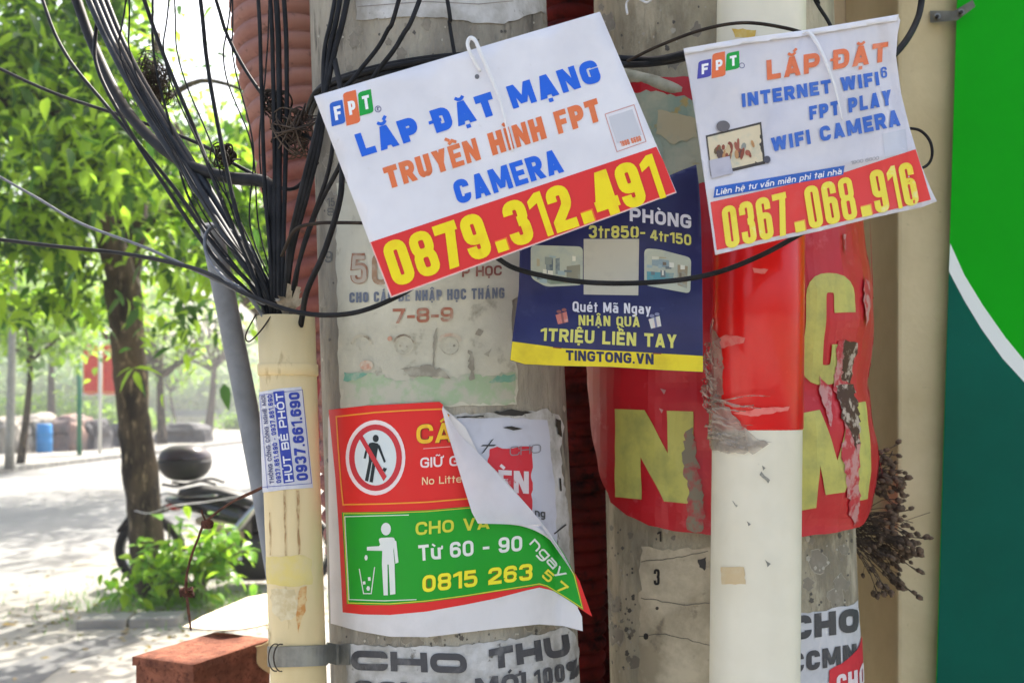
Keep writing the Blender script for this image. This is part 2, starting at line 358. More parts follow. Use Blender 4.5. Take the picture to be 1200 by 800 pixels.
def glyph(ch, w, t):
    t = min(t, .42 * w) if WF.get(ch, 1) > 0 else t
    l, r, b, T, m = t / 2, w - t / 2, t / 2, 1 - t / 2, w / 2
    if ch in 'MW': t = min(t, .25 * w)
    elif ch in 'ANVKX': t = min(t, .33 * w)
    elif ch in 'ERBSG8': t = min(t, .38 * w)
    l, r, b, T, m = t / 2, w - t / 2, t / 2, 1 - t / 2, w / 2
    R = min((w - t) * .55, .36); X = .74; XT = X - t / 2; o = []
    def S(pts, rad=None, closed=False): o.append(strip(fillet(pts, R if rad is None else rad, closed), t, closed))
    def V(x, y0=0, y1=1): o.append([[(x - t / 2, y0), (x + t / 2, y0), (x + t / 2, y1), (x - t / 2, y1)]])
    def H(y, x0=0, x1=None): x1 = w if x1 is None else x1; o.append([[(x0, y - t / 2), (x1, y - t / 2), (x1, y + t / 2), (x0, y + t / 2)]])
    def D(*a): o.append(diag(*a, t))
    if ch in 'O0': S([(l, b), (r, b), (r, T), (l, T)], None, True)
    elif ch == 'Q': S([(l, b), (r, b), (r, T), (l, T)], None, True); D(w, -.06, m, .3)
    elif ch == 'C': S([(r, .36), (r, b), (l, b), (l, T), (r, T), (r, .64)])
    elif ch == 'G': S([(m, .46, 0), (r, .46, 0), (r, b), (l, b), (l, T), (r, T), (r, .66)])
    elif ch == 'S': S([(l, .32), (l, b), (r, b), (r, .5), (l, .5), (l, T), (r, T), (r, .68)])
    elif ch in 'DĐ':
        S([(l, b, 0), (r, b), (r, T), (l, T, 0)], None, True)
        if ch == 'Đ': o.append([[(-t * .55, .44), (m * .95, .44), (m * .95, .58), (-t * .55, .58)]])
    elif ch == 'B': S([(l, b, 0), (r, b), (r, .52), (l, .52, 0)], None, True); S([(l, .52, 0), (r - t * .12, .52), (r - t * .12, T), (l, T, 0)], None, True)
    elif ch == 'P': V(l); S([(l, .42), (r, .42), (r, T), (l, T)])
    elif ch == 'R': V(l); S([(l, .46), (r, .46), (r, T), (l, T)]); D(r + t * .05, 0, m, .5)
    elif ch == 'E': V(l); H(b); H(T); H(.5, 0, w * .9)
    elif ch == 'F': V(l); H(T); H(.48, 0, w * .88)
    elif ch == 'L': V(l); H(b)
    elif ch == 'T': V(m); H(T)
    elif ch == 'I': V(l)
    elif ch == 'H': V(l); V(r); H(.5)
    elif ch == 'U': S([(l, 1), (l, b), (r, b), (r, 1)])
    elif ch == 'J': S([(r, 1), (r, b), (l, b), (l, .3)])
    elif ch == 'A': D(t * .6, 0, m, 1); D(w - t * .6, 0, m, 1); H(.27, w * .2, w * .8)
    elif ch == 'V': D(m, 0, t * .6, 1); D(m, 0, w - t * .6, 1)
    elif ch == 'N': V(l); V(r); D(r - t * .1, 0, l + t * .1, 1)
    elif ch == 'M': V(l); V(r); D(m, .12, l + t * .15, 1); D(m, .12, r - t * .15, 1)
    elif ch == 'W': D(w * .28, 0, l, 1); D(w * .28, 0, m, 1); D(w * .72, 0, m, 1); D(w * .72, 0, r, 1)
    elif ch == 'K': V(l); D(l, .4, r, 1); D(r, 0, m * .9, .55)
    elif ch == 'X': D(l, 0, r, 1); D(r, 0, l, 1)
    elif ch == 'Y': V(m, 0, .5); D(m, .4, l * 1.1, 1); D(m, .4, w - l * 1.1, 1)
    elif ch == '1': V(r); o.append([[(0, .68), (r, .8), (r, 1), (r - t / 2, 1), (0, .86)]])
    elif ch == '2': S([(l, .66), (l, T), (r, T), (r, .56, .1), (l, b + .1, 0), (l, b, 0)]); H(b)
    elif ch == '3': S([(l, .7), (l, T), (r, T), (r, .52), (m, .52)]); S([(m, .52), (r, .52), (r, b), (l, b), (l, .3)])
    elif ch == '4': V(w * .68); H(.27); D(l, .24, w * .6, 1)
    elif ch == '5': S([(r, T, 0), (l + .02, T, 0), (l, .56, 0), (r, .6), (r, b), (l, b), (l, .28)])
    elif ch == '6': S([(l, b), (r, b), (r, .57), (l, .57)], None, True); S([(l, .3), (l, T), (r, T), (r, .7)])
    elif ch == '9': S([(l, .43), (r, .43), (r, T), (l, T)], None, True); S([(r, .7), (r, b), (l, b), (l, .3)])
    elif ch == '8': S([(l, b), (r, b), (r, .52), (l, .52)], None, True); S([(l, .52), (r, .52), (r, T), (l, T)], None, True)
    elif ch == '7': H(T); D(w * .38, 0, r - t * .15, 1 - t * .5)
    elif ch == '.': o.append([[(t * .1, 0), (t * .9, 0), (t * .9, t * .8), (t * .1, t * .8)]])
    elif ch == '-': H(.42)
    elif ch == '%': D(w * .3, 0, w * .7, 1); S([(l, .6), (w * .36, .6), (w * .36, T), (l, T)], None, True); S([(w * .64, b), (r, b), (r, .4), (w * .64, .4)], None, True)
    elif ch == 'a': V(r, 0, X * .8); S([(r, b), (l, b), (l, .42), (r, .42)], None, True) if False else S([(r, b), (l, b), (l, .42), (r, .42)]); S([(r, .4), (r, XT), (l, XT)])
    elif ch in 'dđ': V(r); S([(r, b), (l, b), (l, XT), (r, XT)])
    elif ch == 'q': V(r, -.25, X); S([(r, b), (l, b), (l, XT), (r, XT)])
    elif ch == 'p': V(l, -.25, X); S([(l, b), (r, b), (r, XT), (l, XT)])
    elif ch == 'g': S([(r, b), (l, b), (l, XT), (r, XT)]); S([(r, X), (r, -.22), (l, -.22)])
    elif ch == 'e': S([(r, .18), (r, b), (l, b), (l, XT), (r, XT), (r, .38, 0), (l, .38)])
    elif ch == 'o': S([(l, b), (r, b), (r, XT), (l, XT)], None, True)
    elif ch == 'c': S([(r, .24), (r, b), (l, b), (l, XT), (r, XT), (r, .5)])
    elif ch == 'n': V(l, 0, X); S([(l, XT), (r, XT), (r, 0)])
    elif ch == 'h': V(l); S([(l, XT), (r, XT), (r, 0)])
    elif ch == 'u': S([(l, X), (l, b), (r, b)]); V(r, 0, X)
    elif ch == 'm': V(l, 0, X); S([(l, XT), (m, XT), (m, 0)]); S([(m, XT), (r, XT), (r, 0)])
    elif ch == 'r': V(l, 0, X); S([(l, XT), (w, XT)])
    elif ch == 't': V(m, 0, .95); H(XT)
    elif ch == 'f': V(m, 0, .95); H(XT)
    elif ch == 'l': V(l)
    elif ch == 'i': V(l, 0, X); V(l, .84, 1)
    elif ch == 'v': D(m, 0, t * .55, X); D(m, 0, w - t * .55, X)
    elif ch == 'y': D(m, 0, t * .55, X); D(m * .7, -.26, w - t * .55, X)
    return o
def marks(base, acc, w, t):
    o = []; m = w / 2; up = base.isupper(); y = 1.07 if up else .84; s = min(.26, max(w, .22) * .5); q = max(.085, min(t * .6, .14))
    if base == 'i' : m = t / 2
    stacked = any(a in acc for a in '\u0302\u0306')
    for a in acc:
        k = m + s * .55 if stacked else m; yy = y + .15 if stacked else y
        if a == '\u0302': o.append(strip([(m - s * .7, y), (m, y + .13), (m + s * .7, y)], q))
        elif a == '\u0306': o.append(strip(fillet([(m - s * .7, y + .12), (m, y - .06), (m + s * .7, y + .12)], .2), q))
        elif a == '\u0301': o.append(strip([(k - s * .2, yy), (k + s * .4, yy + .15)], q))
        elif a == '\u0300': k = m - s * .4 if not stacked else m - s * .7; o.append(strip([(k + s * .3, yy), (k - s * .4, yy + .15)], q))
        elif a == '\u0309': o.append(strip(fillet([(k - s * .3, yy + .13), (k + s * .2, yy + .15), (k + s * .2, yy + .07), (k, yy + .02)], .05), q * .8))
        elif a == '\u0303': o.append(strip(fillet([(m - s * .8, y + .03), (m - s * .3, y + .14), (m + s * .3, y + .02), (m + s * .8, y + .12)], .1), q))
        elif a == '\u0323': o.append([[(m - q * .7, -.2), (m + q * .7, -.2), (m + q * .7, -.2 + q * 1.2), (m - q * .7, -.2 + q * 1.2)]])
        elif a == '\u031b': h = 1 if up else .74; o.append(strip([(w - t * .6, h - q), (w + s * .35, h - q * .6), (w + s * .4, h + .1)], q))
    return o
def text(s, quad, t, surf, h, m, parent, gap=.09, g=8, gy=False, grow=0, slab=False):
    """heavy lettering filling a quad (baseline left, baseline right, top right, top left; photograph pixels) of a surface"""
    (ax, ay), (bx, by), (cx, cy), (dx, dy) = quad
    asp = math.hypot(bx - ax, by - ay) / math.hypot(dx - ax, dy - ay)
    cl = []
    for ch in s:
        d = unicodedata.normalize('NFD', ch); cl.append((d[0], d[1:]))
    fixed = sum(t for c, _ in cl if WF.get(c, 1) == 0) + gap * (len(cl) - 1); fs = sum(WF.get(c, 1) for c, _ in cl)
    w = max(.12, (asp - fixed) / max(fs, .01)); x = 0; groups = []
    for c, acc in cl:
        f = WF.get(c, 1); cw = t if f == 0 else f * w
        if c != ' ':
            for st in glyph(c, cw, t + grow) + marks(c, acc, cw, t):
                groups.append([[(px + x, py) for px, py in poly] for poly in st])
        x += cw + gap
    tot = x - gap
    def mp(u, v):
        u /= tot
        return (ax * (1 - u) * (1 - v) + bx * u * (1 - v) + cx * u * v + dx * (1 - u) * v,
                ay * (1 - u) * (1 - v) + by * u * (1 - v) + cy * u * v + dy * (1 - u) * v)
    bm = bmesh.new(); eye = Vector((0, 0, ZC))
    for i, st in enumerate(groups):
        b2 = bmesh.new()
        for poly in st:
            vs = [b2.verts.new((*mp(*p), 0)) for p in poly]
            b2.faces.new(vs)
        bmesh.ops.remove_doubles(b2, verts=b2.verts[:], dist=1e-4)
        if g: cut(b2, g, gy)
        tr = {v: bm.verts.new(surf(v.co.x, v.co.y, h + (i % 5) * 4e-5)) for v in b2.verts}
        for f in b2.faces:
            try: bm.faces.new([tr[v] for v in f.verts])
            except ValueError: pass
        b2.free()
    for f in bm.faces:
        f.normal_update()
        if f.normal.dot(eye - f.calc_center_median()) < 0: f.normal_flip()
    return fin('lettering', bm, m, parent)

# ================================================================ SETTING
def sheet_xy(name, pts, z, m, kind='structure'):
    bm = bmesh.new(); bm.faces.new([bm.verts.new((x, y, z)) for x, y in pts]); bmesh.ops.recalc_face_normals(bm, faces=bm.faces[:])
    for f in bm.faces:
        if f.normal.z < 0: f.normal_flip()
    return tag(fin(name, bm, m), kind=kind)
sheet_xy('ground', [(-600, -60), (600, -60), (600, 900), (-600, 900)], 0, M_ground)
sheet_xy('road', [(-12, -50), (-4.3, -50), (-4.3, 260), (-12, 260)], .004, M_road)
sheet_xy('pavement', [(-4.3, -50), (3, -50), (3, 60), (-4.3, 60)], .008, M_pave)
q_ = [onz(-60, 812, 0), onz(60, 760, 0), onz(150, 741, 0), onz(165, 752, 0), onz(80, 778, 0), onz(10, 830, 0)] if 'onz' in globals() else [P(x, y, ZC * F / (y - HZ)) for x, y in ((-60, 812), (60, 760), (150, 741), (165, 752), (80, 778), (10, 830))]
sheet_xy('grey_strip', [(p.x, p.y) for p in q_], .012, mat('strip_grey', (.17, .17, .165, 1), (.12, .12, .12, 1), scale=6, rough=.95, bump=.3))  # flush diagonal strip, darker grey than the pavement around it
bm = bmesh.new(); box(bm, -20, -12.3, -50, 120, -.1, .12); tag(fin('far_pavement', bm, M_pave), kind='structure')
kerb = tag(thing('kerb', (-12.15, 20, 0), None, None), kind='structure')
km = bmesh.new(); box(km, -.14, .14, -.49, .49, -.1, .135, bev=.015)
k0 = fin('kerb_stone', km, M_kerb, kerb, world=False); k0.location = (0, -8, 0)
for i in range(1, 44):
    k = k0.copy(); COL.objects.link(k); k.parent = kerb; k.location = (random.uniform(-.01, .01), -8 + i * 1.0, random.uniform(-.006, .006))

# ---- building behind the poles
bw = thing('building_wall', (0.9, 1.7, 0), 'beige plastered building corner behind the white pipe and dried flowers', 'wall')
bm = bmesh.new(); box(bm, .03, 3.2, 1.68, 2.2, 0, 4.2); fin('wall', bm, M_wall2, bw)
bm = bmesh.new(); box(bm, .655, 3.2, 1.448, 1.679, 0, 4.19, bev=.006); fin('pilaster', bm, M_wall, bw)

# ---- poles and pipes
pl = Cone(362, 640, 388, 680, 1.10)
pr = Cone(696, 976, 715, 1011, 1.24)
pv = Cone(840, 945, 831, 938, .97)
pc = Cone(287.5, 357.5, 317, 383, .98)
bm = bmesh.new(); pl.build(bm, -.05, 4.5, seg=20)
poles = []
o = fin('concrete_pole', bm, M_conc); poles.append(o); tag(o, 'weathered grey concrete pole covered by the litter poster and the faded paper', 'pole', 'concrete utility poles')
bm = bmesh.new(); pr.build(bm, -.05, 4.5, seg=20)
o = fin('concrete_pole', bm, M_conc2); poles.append(o); tag(o, 'pale concrete pole wrapped in the red banner, standing behind the white pipe', 'pole', 'concrete utility poles')
wp = thing('white_pipe', pv.at(0)[0], 'white plastic pipe with a bright red upper band, standing before the right pole', 'pipe')
bm = bmesh.new(); pv.build(bm, 0, 4.2, n=40, seg=12); fin('pipe', bm, M_pvc, wp)
cp = thing('cream_pipe', pc.at(0)[0], 'cream plastic pipe open at the top with black cables dropping into it', 'pipe')
zt = ZC - (368 - HZ) / F * .95
bm = bmesh.new(); pc.build(bm, 0, zt, n=40, seg=10, hollow=.1); fin('pipe', bm, M_cream, cp)
zc = ZC - (432 - HZ) / F * .95
def ringband(name, cone, z0, z1, dr, m, par, n=40):
    bm = bmesh.new(); r = []
    for z, k in ((z0, -.001), (z0 + .002, dr), (z1 - .002, dr), (z1, -.001)):
        c, R = cone.at(z); r.append([bm.verts.new((c.x + (R + k) * math.sin(a), c.y - (R + k) * math.cos(a), z)) for a in [2 * PI * i / n for i in range(n)]])
    for i in range(3):
        for k in range(n): bm.faces.new((r[i][k], r[i][(k + 1) % n], r[i + 1][(k + 1) % n], r[i + 1][k])).smooth = (i == 1)
    return fin(name, bm, m, par)
ringband('socket_ring', pc, zc - .008, zc + .008, .0018, M_cream, cp)
M_tape = ink('dcc878', '#d8c690', 30, .4, .6)
sheet('tape', pc, [jag([(311, 652), (356, 650), (365, 655), (366, 684), (340, 687), (313, 684)], 5, 1)], M_tape, cp, h=.0006, g=6)
M_drip = ink('a58358', '#cdb588', 90, .45, .6)
sheet('drip_stain', pc, [jag(p, 7, .6) for p in ([(332, 574), (335, 574), (335.5, 640), (336, 651), (334, 651), (333, 600)], [(347, 574), (350.5, 574), (351.5, 648), (349.5, 650)], [(316, 600), (317, 600), (318, 650), (317, 650)])], M_drip, cp, h=.0008, g=6)
sheet('rust_stain', pc, [jag([(352, 688), (359, 686), (358, 715), (352, 730), (350, 742), (347, 720)], 5, 1.6)], ink('c98c4a', '#d9bd88', 90, .42, .58), cp, h=.0008, g=6)
sheet('worn_paint', pc, [jag([(300, 735), (317, 740), (318, 770), (308, 778), (297, 765)], 5, 1.6), jag([(318, 690), (345, 690), (350, 720), (330, 728), (319, 715)], 5, 2)], ink('e0d2ae', '#cdb98c', 70, .42, .6), cp, h=.0006, g=6)

def scraps(cone, root_, n, x0, x1, y0, y1, cols, smin=3, smax=16, tall=1.3):
    bm = bmesh.new(); rs = random.Random(n * 7 + int(x0))
    for k in range(n):
        cx, cy, r = rs.uniform(x0, x1), rs.uniform(y0, y1), rs.uniform(smin, smax) * rs.random()
        r = max(r, 1.2); m_ = [(cx + r * rs.uniform(.5, 1.1) * math.cos(a), cy + r * tall * rs.uniform(.5, 1.1) * math.sin(a)) for a in [2 * PI * i / 19 for i in range(19)]]
        yield m_
scr = {'paper_scrap': ('aba594', '#938c7c', 22, 15), 'glue_stain': ('827a6c', '#938c7e', 22, 14), 'dark_chip': ('55504a', '#6a645b', 26, 3.5), 'pale_chip': ('b9b3a3', '#a59f91', 20, 4)}
for cone, rt, areas in ((pl, 'left', ((364, 398, 20, 790), (596, 664, 200, 760), (380, 640, 20, 100), (395, 680, 738, 760))), (pr, 'right', ((700, 830, 5, 120), (944, 1004, 625, 715), (712, 834, 618, 800), (700, 745, 600, 800)))):
    for nm, (c1_, c2_, n_, sm_) in scr.items():
        bm = bmesh.new(); out = []
        for q_, (x0, x1, y0, y1) in enumerate(areas): out += list(scraps(cone, rt, n_ // 2 + q_ * 3, x0, x1, y0, y1, None, 1.5, sm_))
        bm.free();
        tag(sheet(nm, cone, out, ink(c1_, c2_, 70), poles[0 if rt == 'left' else 1], h=.0003 + .0001 * list(scr).index(nm), g=8, layer=.000001), kind='stuff')
# the vertical streaks and chips on the concrete are in its material; the grey clamp strap
cl = thing('pipe_clamp', P(360, 768, .93), 'grey metal strap tying the cream pipe to the left pole', 'clamp')
def clampsurf(px, py, h=0):
    if px < 384: return pc(px, py, .003 + h)
    t = min(1, (px - 384) / 14); a = pc(384, py, .003 + h); b = pl(398, py, .003 + h)
    return a.lerp(b, t) if px < 398 else pl(px, py, .003 + h)
sheet('strap', clampsurf, [[(316, 757), (412, 754), (412, 778), (316, 781)]], M_steel, cl, g=4, thick=.0015)
for k, x in enumerate((328, 333)):
    bm = bmesh.new(); pts = [clampsurf(x + 7 * math.cos(a), 768 + 16 * math.sin(a), .004) for a in [PI * .45 + i * PI * .14 for i in range(9)]]
    tube(bm, pts, .0007, 6, 4); fin('wire_loop', bm, M_brown, cl)

# corrugated pipes behind the poles
def corrugated(m, pts, R, pitch, label):
    p = smoothpath(pts, 60); bm = bmesh.new(); acc = 0; rings = []; n = 28; last = p[0]
    step = pitch / 10; cur = [p[0]]
    for q in p[1:]:
        while (q - cur[-1]).length > step: cur.append(cur[-1] + (q - cur[-1]).normalized() * step)
    for i, q in enumerate(cur):
        d = (cur[min(i + 1, len(cur) - 1)] - cur[max(i - 1, 0)]).normalized(); a = d.cross(Vector((0, 1, 0))).normalized(); b = d.cross(a)
        rr = R * (1 + .17 * (abs(math.cos(PI * i / 10)) ** .6 - .5) * 2 * .5)
        rings.append([bm.verts.new(q + (a * math.cos(t) + b * math.sin(t)) * rr) for t in [2 * PI * k / n for k in range(n)]])
    for i in range(len(rings) - 1):
        for k in range(n): bm.faces.new((rings[i][k], rings[i][(k + 1) % n], rings[i + 1][(k + 1) % n], rings[i + 1][k])).smooth = True
    bmesh.ops.recalc_face_normals(bm, faces=bm.faces[:])
    o = fin('corrugated_pipe', bm, m); tag(o, label, 'pipe', 'red corrugated pipes')
corrugated(M_red_hdpe, [P(322, -260, 1.4), P(331, 0, 1.4), P(352, 140, 1.4), P(385, 300, 1.4), P(425, 500, 1.42), P(470, 900, 1.45)], .079, .029, 'faded red corrugated pipe leaning behind the cables at upper left')
corrugated(M_red_dark, [P(664, -260, 1.48), P(668, 100, 1.48), P(672, 400, 1.48), P(676, 620, 1.5), P(668, 900, 1.5)], .052, .025, 'shade-darkened red corrugated pipe in the gap between the two poles')
corrugated(M_red_dark, [P(712, -260, 1.58), P(712, 300, 1.58), P(716, 900, 1.58)], .05, .025, 'shade-darkened red corrugated pipe deepest in the gap, nearest the right pole')

# ---- green sign board at right
gs = plane((1118, 0, 1.425), (1098, 800, 1.425), (1400, 400, 1.425))
gr = thing('green_signboard', gs(1200, 800), 'tall green and teal signboard with a white curve at the right edge', 'signboard')
M_gr, M_teal, M_wh = mat('green_print', '#06a80c', '#059c08', scale=2.5, rough=.7, spec=.15, c3='#2a9a38', scale3=70, lo3=.66, hi3=.8, lo=.3, hi=.7), mat('teal_print', '#04604e', '#045241', scale=2.5, rough=.7, spec=.15, c3='#1a6e5c', scale3=80, lo3=.66, hi3=.8, lo=.3, hi=.7), ink('e6ebe6')
board('panel', gs, [(1143, -700), (1750, -700), (1750, 1450), (1077, 1450)], M_gr, gr, .02)
cur = [(1113.5, 285), (1130, 322), (1152, 358), (1178, 395), (1215, 440), (1260, 485), (1330, 545), (1400, 590)]
cur2 = [(1112, 318), (1130, 352), (1150, 385), (1175, 420), (1210, 458), (1260, 505), (1330, 562), (1400, 608)]
sheet('teal_field', gs, [cur2 + [(1500, 660), (1748, 800), (1748, 1448), (1079, 1448)]], M_teal, gr, h=.0006, g=0)
sheet('white_curve', gs, [[cur[i], cur[i + 1], cur2[i + 1], cur2[i]] for i in range(len(cur) - 1)], M_wh, gr, h=.0008, g=0)
br = thing('bracket', P(1115, 18, 1.43), 'small galvanised bracket screwed between wall and green signboard', 'bracket')
bs = plane((1090, 18, 1.444), (1125, 18, 1.412), (1090, 30, 1.444)); 
board('plate', bs, [(1090, 13), (1118, 13), (1140, 0), (1143, 8), (1122, 24), (1090, 27)], M_steel, br, .003)
for x, y in ((1098, 20), (1126, 15)):
    bm = bmesh.new(); disc(bm, bs(x, y, .003), (0, -1, .1), .0055, .005, 6); fin('bolt', bm, M_steel, br)
    bm = bmesh.new(); disc(bm, bs(x, y, .0065), (0, -1, .1), .003, .004, 10); fin('bolt_end', bm, M_brown, br)

# ================================================================ CABLES
def cable(pts, r, label, m=M_black, group='loose cables around the poles', name='cable', sides=8):
    """pts: (px,py,Y)"""
    q = [P(*p) for p in pts]
    if pts[0][1] <= -20 or pts[0][0] <= -40:      # the run goes on beyond the picture
        d = (q[0] - q[1]).normalized(); up = pts[0][1] <= -20
        q = [q[0] + d * 1.1 + (Vector((-.25, .3, .35)) if up else Vector((-.2, .3, .05))), q[0] + d * .45 + (Vector((-.03, .05, .05)) if up else Vector())] + q
    bm = bmesh.new(); tube(bm, q, r, sides, 8)
    return tag(fin(name, bm, m), label, 'cable', group)
def many(pts, r, n, spread, label, m=M_black):
    for k in range(n):
        q = [(x + (k - (n - 1) / 2) * spread * (1 - .6 * i / (len(pts) - 1)) + random.uniform(-.8, .8), y + random.uniform(-1, 1), Y + random.uniform(-.01, .01) + k * .006) for i, (x, y, Y) in enumerate(pts)]
        cable(q, r, label[k] if isinstance(label, (list, tuple)) else label, m)
M_thick = mat('sheathed_cable', '#2c3036', '#1f2124', scale=30, rough=.55, spec=.25)
cable([(76, -40, 1.3), (110, 55, 1.25), (150, 132, 1.18), (205, 185, 1.1), (262, 207, 1.05), (312, 214, 1.0), (322, 240, .985), (322, 300, .975), (324, 400, .975)], .0075, 'thickest black cable sweeping from upper left then turning down into the cream pipe', M_black)
many([(98, -40, 1.2), (140, 60, 1.15), (190, 148, 1.1), (238, 222, 1.05), (285, 300, 1.0), (322, 355, .975), (325, 400, .975)], .0045, 4, 7, [q + ' flat grey cable of the slanting ribbon bundle at upper left' for q in ('lowest', 'second lowest', 'second highest', 'highest')], M_thick)
cable([(128, -40, 1.22), (112, 40, 1.2), (116, 85, 1.18), (150, 150, 1.14), (188, 210, 1.1), (250, 300, 1.02), (312, 362, .98)], .0028, 'black cable bowing left behind the slanting bundle at upper left')
cable([(36, -40, 1.3), (72, 55, 1.25), (128, 128, 1.2), (200, 215, 1.1), (255, 292, 1.02), (308, 350, .98), (318, 395, .97)], .0026, 'thin black cable slanting from the top left corner to the cream pipe')
cable([(-40, 62, 1.3), (60, 108, 1.25), (150, 138, 1.2), (232, 168, 1.1), (285, 198, 1.05), (340, 222, 1.0), (372, 190, .97)], .0024, 'dark cable crossing nearly level from the left edge to the red pipe')
cable([(155, -40, 1.1), (190, 60, 1.08), (232, 162, 1.04), (262, 240, 1.0), (300, 330, .97), (316, 395, .97)], .0026, 'black cable running steeply through the middle of the left tangle')
cable([(178, -40, 1.15), (180, 60, 1.12), (200, 150, 1.1), (225, 240, 1.06), (300, 345, .97), (318, 395, .97)], .0016, 'very thin dark wire hanging right of the tangled wire ball')
cable([(230, -40, 1.05), (243, 75, 1.04), (262, 180, 1.01), (283, 270, .98), (314, 345, .965), (320, 395, .97)], .0026, 'black cable dropping from the top between sky and leaves')
cable([(240, -40, 1.05), (268, 45, 1.04), (305, 108, 1.02), (345, 150, 1.0), (368, 165, .97)], .0022, 'black cable curving from the top onto the red corrugated pipe')
for k, (x, xb, r, d) in enumerate(((300, 318, .0024, 'leftmost'), (314, 322, .0026, 'second from the left'), (321, 327, .0034, 'second from the right'), (330, 331, .0028, 'rightmost'))):
    cable([(x, -40, 1.0), (x + 6, 90, .99), (x + 10 - k * 2, 210, .98), (xb, 320, .965), (xb, 395, .97)], r, d + ' of four cables dropping upright before the red corrugated pipe')
for k, (a, b, r, d) in enumerate((((414, -40), (392, 60), .0032, 'right'), ((404, -40), (386, 60), .0028, 'middle'), ((398, -40), (380, 62), .0024, 'left'))):
    cable([(*a, .95), (*b, .93), (372 + k * 3, 150, .92), (352 + k * 4, 230, .93), (338 + k * 2, 300, .95), (334 - k, 395, .97)], r, d + ' of three cables coming down the left edge of the grey pole')
cable([(506, -40, .9), (470, 45, .89), (437, 92, .895), (412, 150, .9), (400, 190, .9), (370, 250, .93), (346, 325, .95), (338, 395, .97)], .0026, 'right of two cables slanting across the pole top to behind the white board')
cable([(478, -40, .9), (452, 40, .9), (420, 85, .9), (396, 120, .9), (385, 200, .91), (352, 300, .95), (340, 395, .97)], .0024, 'left of two cables slanting across the pole top to behind the white board')
cable([(517, -40, .92), (527, 30, .92), (534, 72, .92), (540, 110, .92)], .0022, 'short black cable hanging behind the top edge of the white board')
cable([(392, 70, .93), (401, 120, .9), (401, 200, .89), (397, 240, .89), (380, 295, .9), (360, 340, .92), (354, 372, .95), (350, 395, .97)], .0032, 'black cable bowed beside the pole with its low end in the cream pipe')
cable([(-40, 276, 1.2), (60, 288, 1.15), (150, 298, 1.1), (232, 316, 1.0), (290, 345, .93), (350, 366, .9), (412, 367, .895), (470, 345, .89), (520, 310, .86), (560, 290, .86), (605, 315, .86), (680, 330, .85), (760, 331, .85), (830, 322, .84), (890, 300, .84), (950, 268, .86), (1010, 240, .9), (1060, 215, .95)], .0026, 'long sagging black cable crossing the pole, the navy poster and the red band')
cable([(-40, 185, 1.25), (40, 230, 1.2), (95, 262, 1.15), (170, 290, 1.08), (240, 322, 1.0), (310, 356, .95)], .0020, 'thin pale grey cable sagging through the leaves at left', M_greyc)
cable([(322, 392, .965), (290, 345, .95), (262, 325, .96), (243, 300, 1.0), (241, 276, 1.02), (252, 266, 1.03), (272, 272, 1.02), (300, 300, 1.0), (330, 395, .97)], .0022, 'grey cable looped over the top of the leaning grey pipe', M_greyc)
cable([(330, 300, .94), (345, 270, .92), (370, 262, .915), (400, 261, .91), (450, 262, .9)], .0019, 'thin brown cable running level behind the left edge of the white board', M_brown)
cable([(300, 368, .97), (288, 392, .96), (292, 400, .955), (305, 388, .95), (318, 370, .95)], .0009, 'fine brown wire ring hanging at the mouth of the cream pipe', M_brown)
ring_pts = lambda dy, h: [pl(x, y + dy, h) for x, y in ((355, 115), (380, 106), (420, 90), (470, 78), (530, 70), (600, 66), (645, 64), (665, 62))]
for k in range(3):
    bm = bmesh.new(); tube(bm, ring_pts(k * 5 - 3, .004 + (k % 2) * .004), .0032, 8); tag(fin('cable', bm, M_black), ('upper', 'middle', 'lower')[k] + ' black cable strapped around the left pole above the white board', 'cable', 'loose cables around the poles')
cable([(690, 66, 1.0), (740, 70, .99), (775, 70, .95), (812, 62, .9), (860, 60, .9), (960, 60, .95), (1030, 66, 1.1)], .0046, 'thick black cable passing behind the top of the thin banner', M_black)
cable([(690, 74, 1.0), (745, 76, .98), (785, 72, .94), (820, 66, .9), (900, 66, .9), (980, 70, 1.0)], .0036, 'lower black cable passing behind the top of the thin banner', M_black)
cable([(735, 72, .98), (770, 55, .95), (820, 36, .9), (870, 27, .88), (920, 33, .87), (960, 45, .88)], .0018, 'thin brown cable arching over the white pipe', M_brown)
cable([(938, -40, 1.0), (955, 0, 1.0), (972, 28, .98), (985, 60, .98)], .002, 'short dark cable entering behind the top right of the thin banner')
cable([(1082, -60, 1.05), (1080, 0, 1.05), (1072, 30, 1.03), (1052, 60, 1.0), (1020, 85, 1.0)], .004, 'thick black cable curving down past the right top of the thin banner')
cable([(1060, 150, 1.0), (1078, 153, 1.0), (1090, 166, 1.0), (1092, 184, 1.0), (1083, 196, 1.0), (1060, 200, 1.0)], .0017, 'small black wire loop against the beige wall')
for k in range(7):
    a, b = random.uniform(150, 320), random.uniform(-40, -20)
    cable([(a, b, 1.05), (a + random.uniform(-12, 22), 70 + random.uniform(-10, 10), 1.04), (a * .6 + 120 + random.uniform(-14, 14), 170, 1.02), (a * .35 + 205 + random.uniform(-10, 10), 265, 1.0), (318 + k, 345, .97), (322 + k, 395, .97)], .0010, 'very thin black wire threading down through the left cable tangle', group='very thin wires in the cable tangle')
# leaning grey pipe
bm = bmesh.new(); tube(bm, [P(247, 262, 1.27), P(252, 290, 1.28), P(268, 370, 1.28), P(290, 480, 1.28), P(316, 620, 1.26), P(345, 800, 1.25), P(370, 960, 1.25)], .0165, 20, 6)
tag(fin('leaning_pipe', bm, M_greypvc), 'thin grey plastic pipe leaning towards the cream pipe', 'pipe')
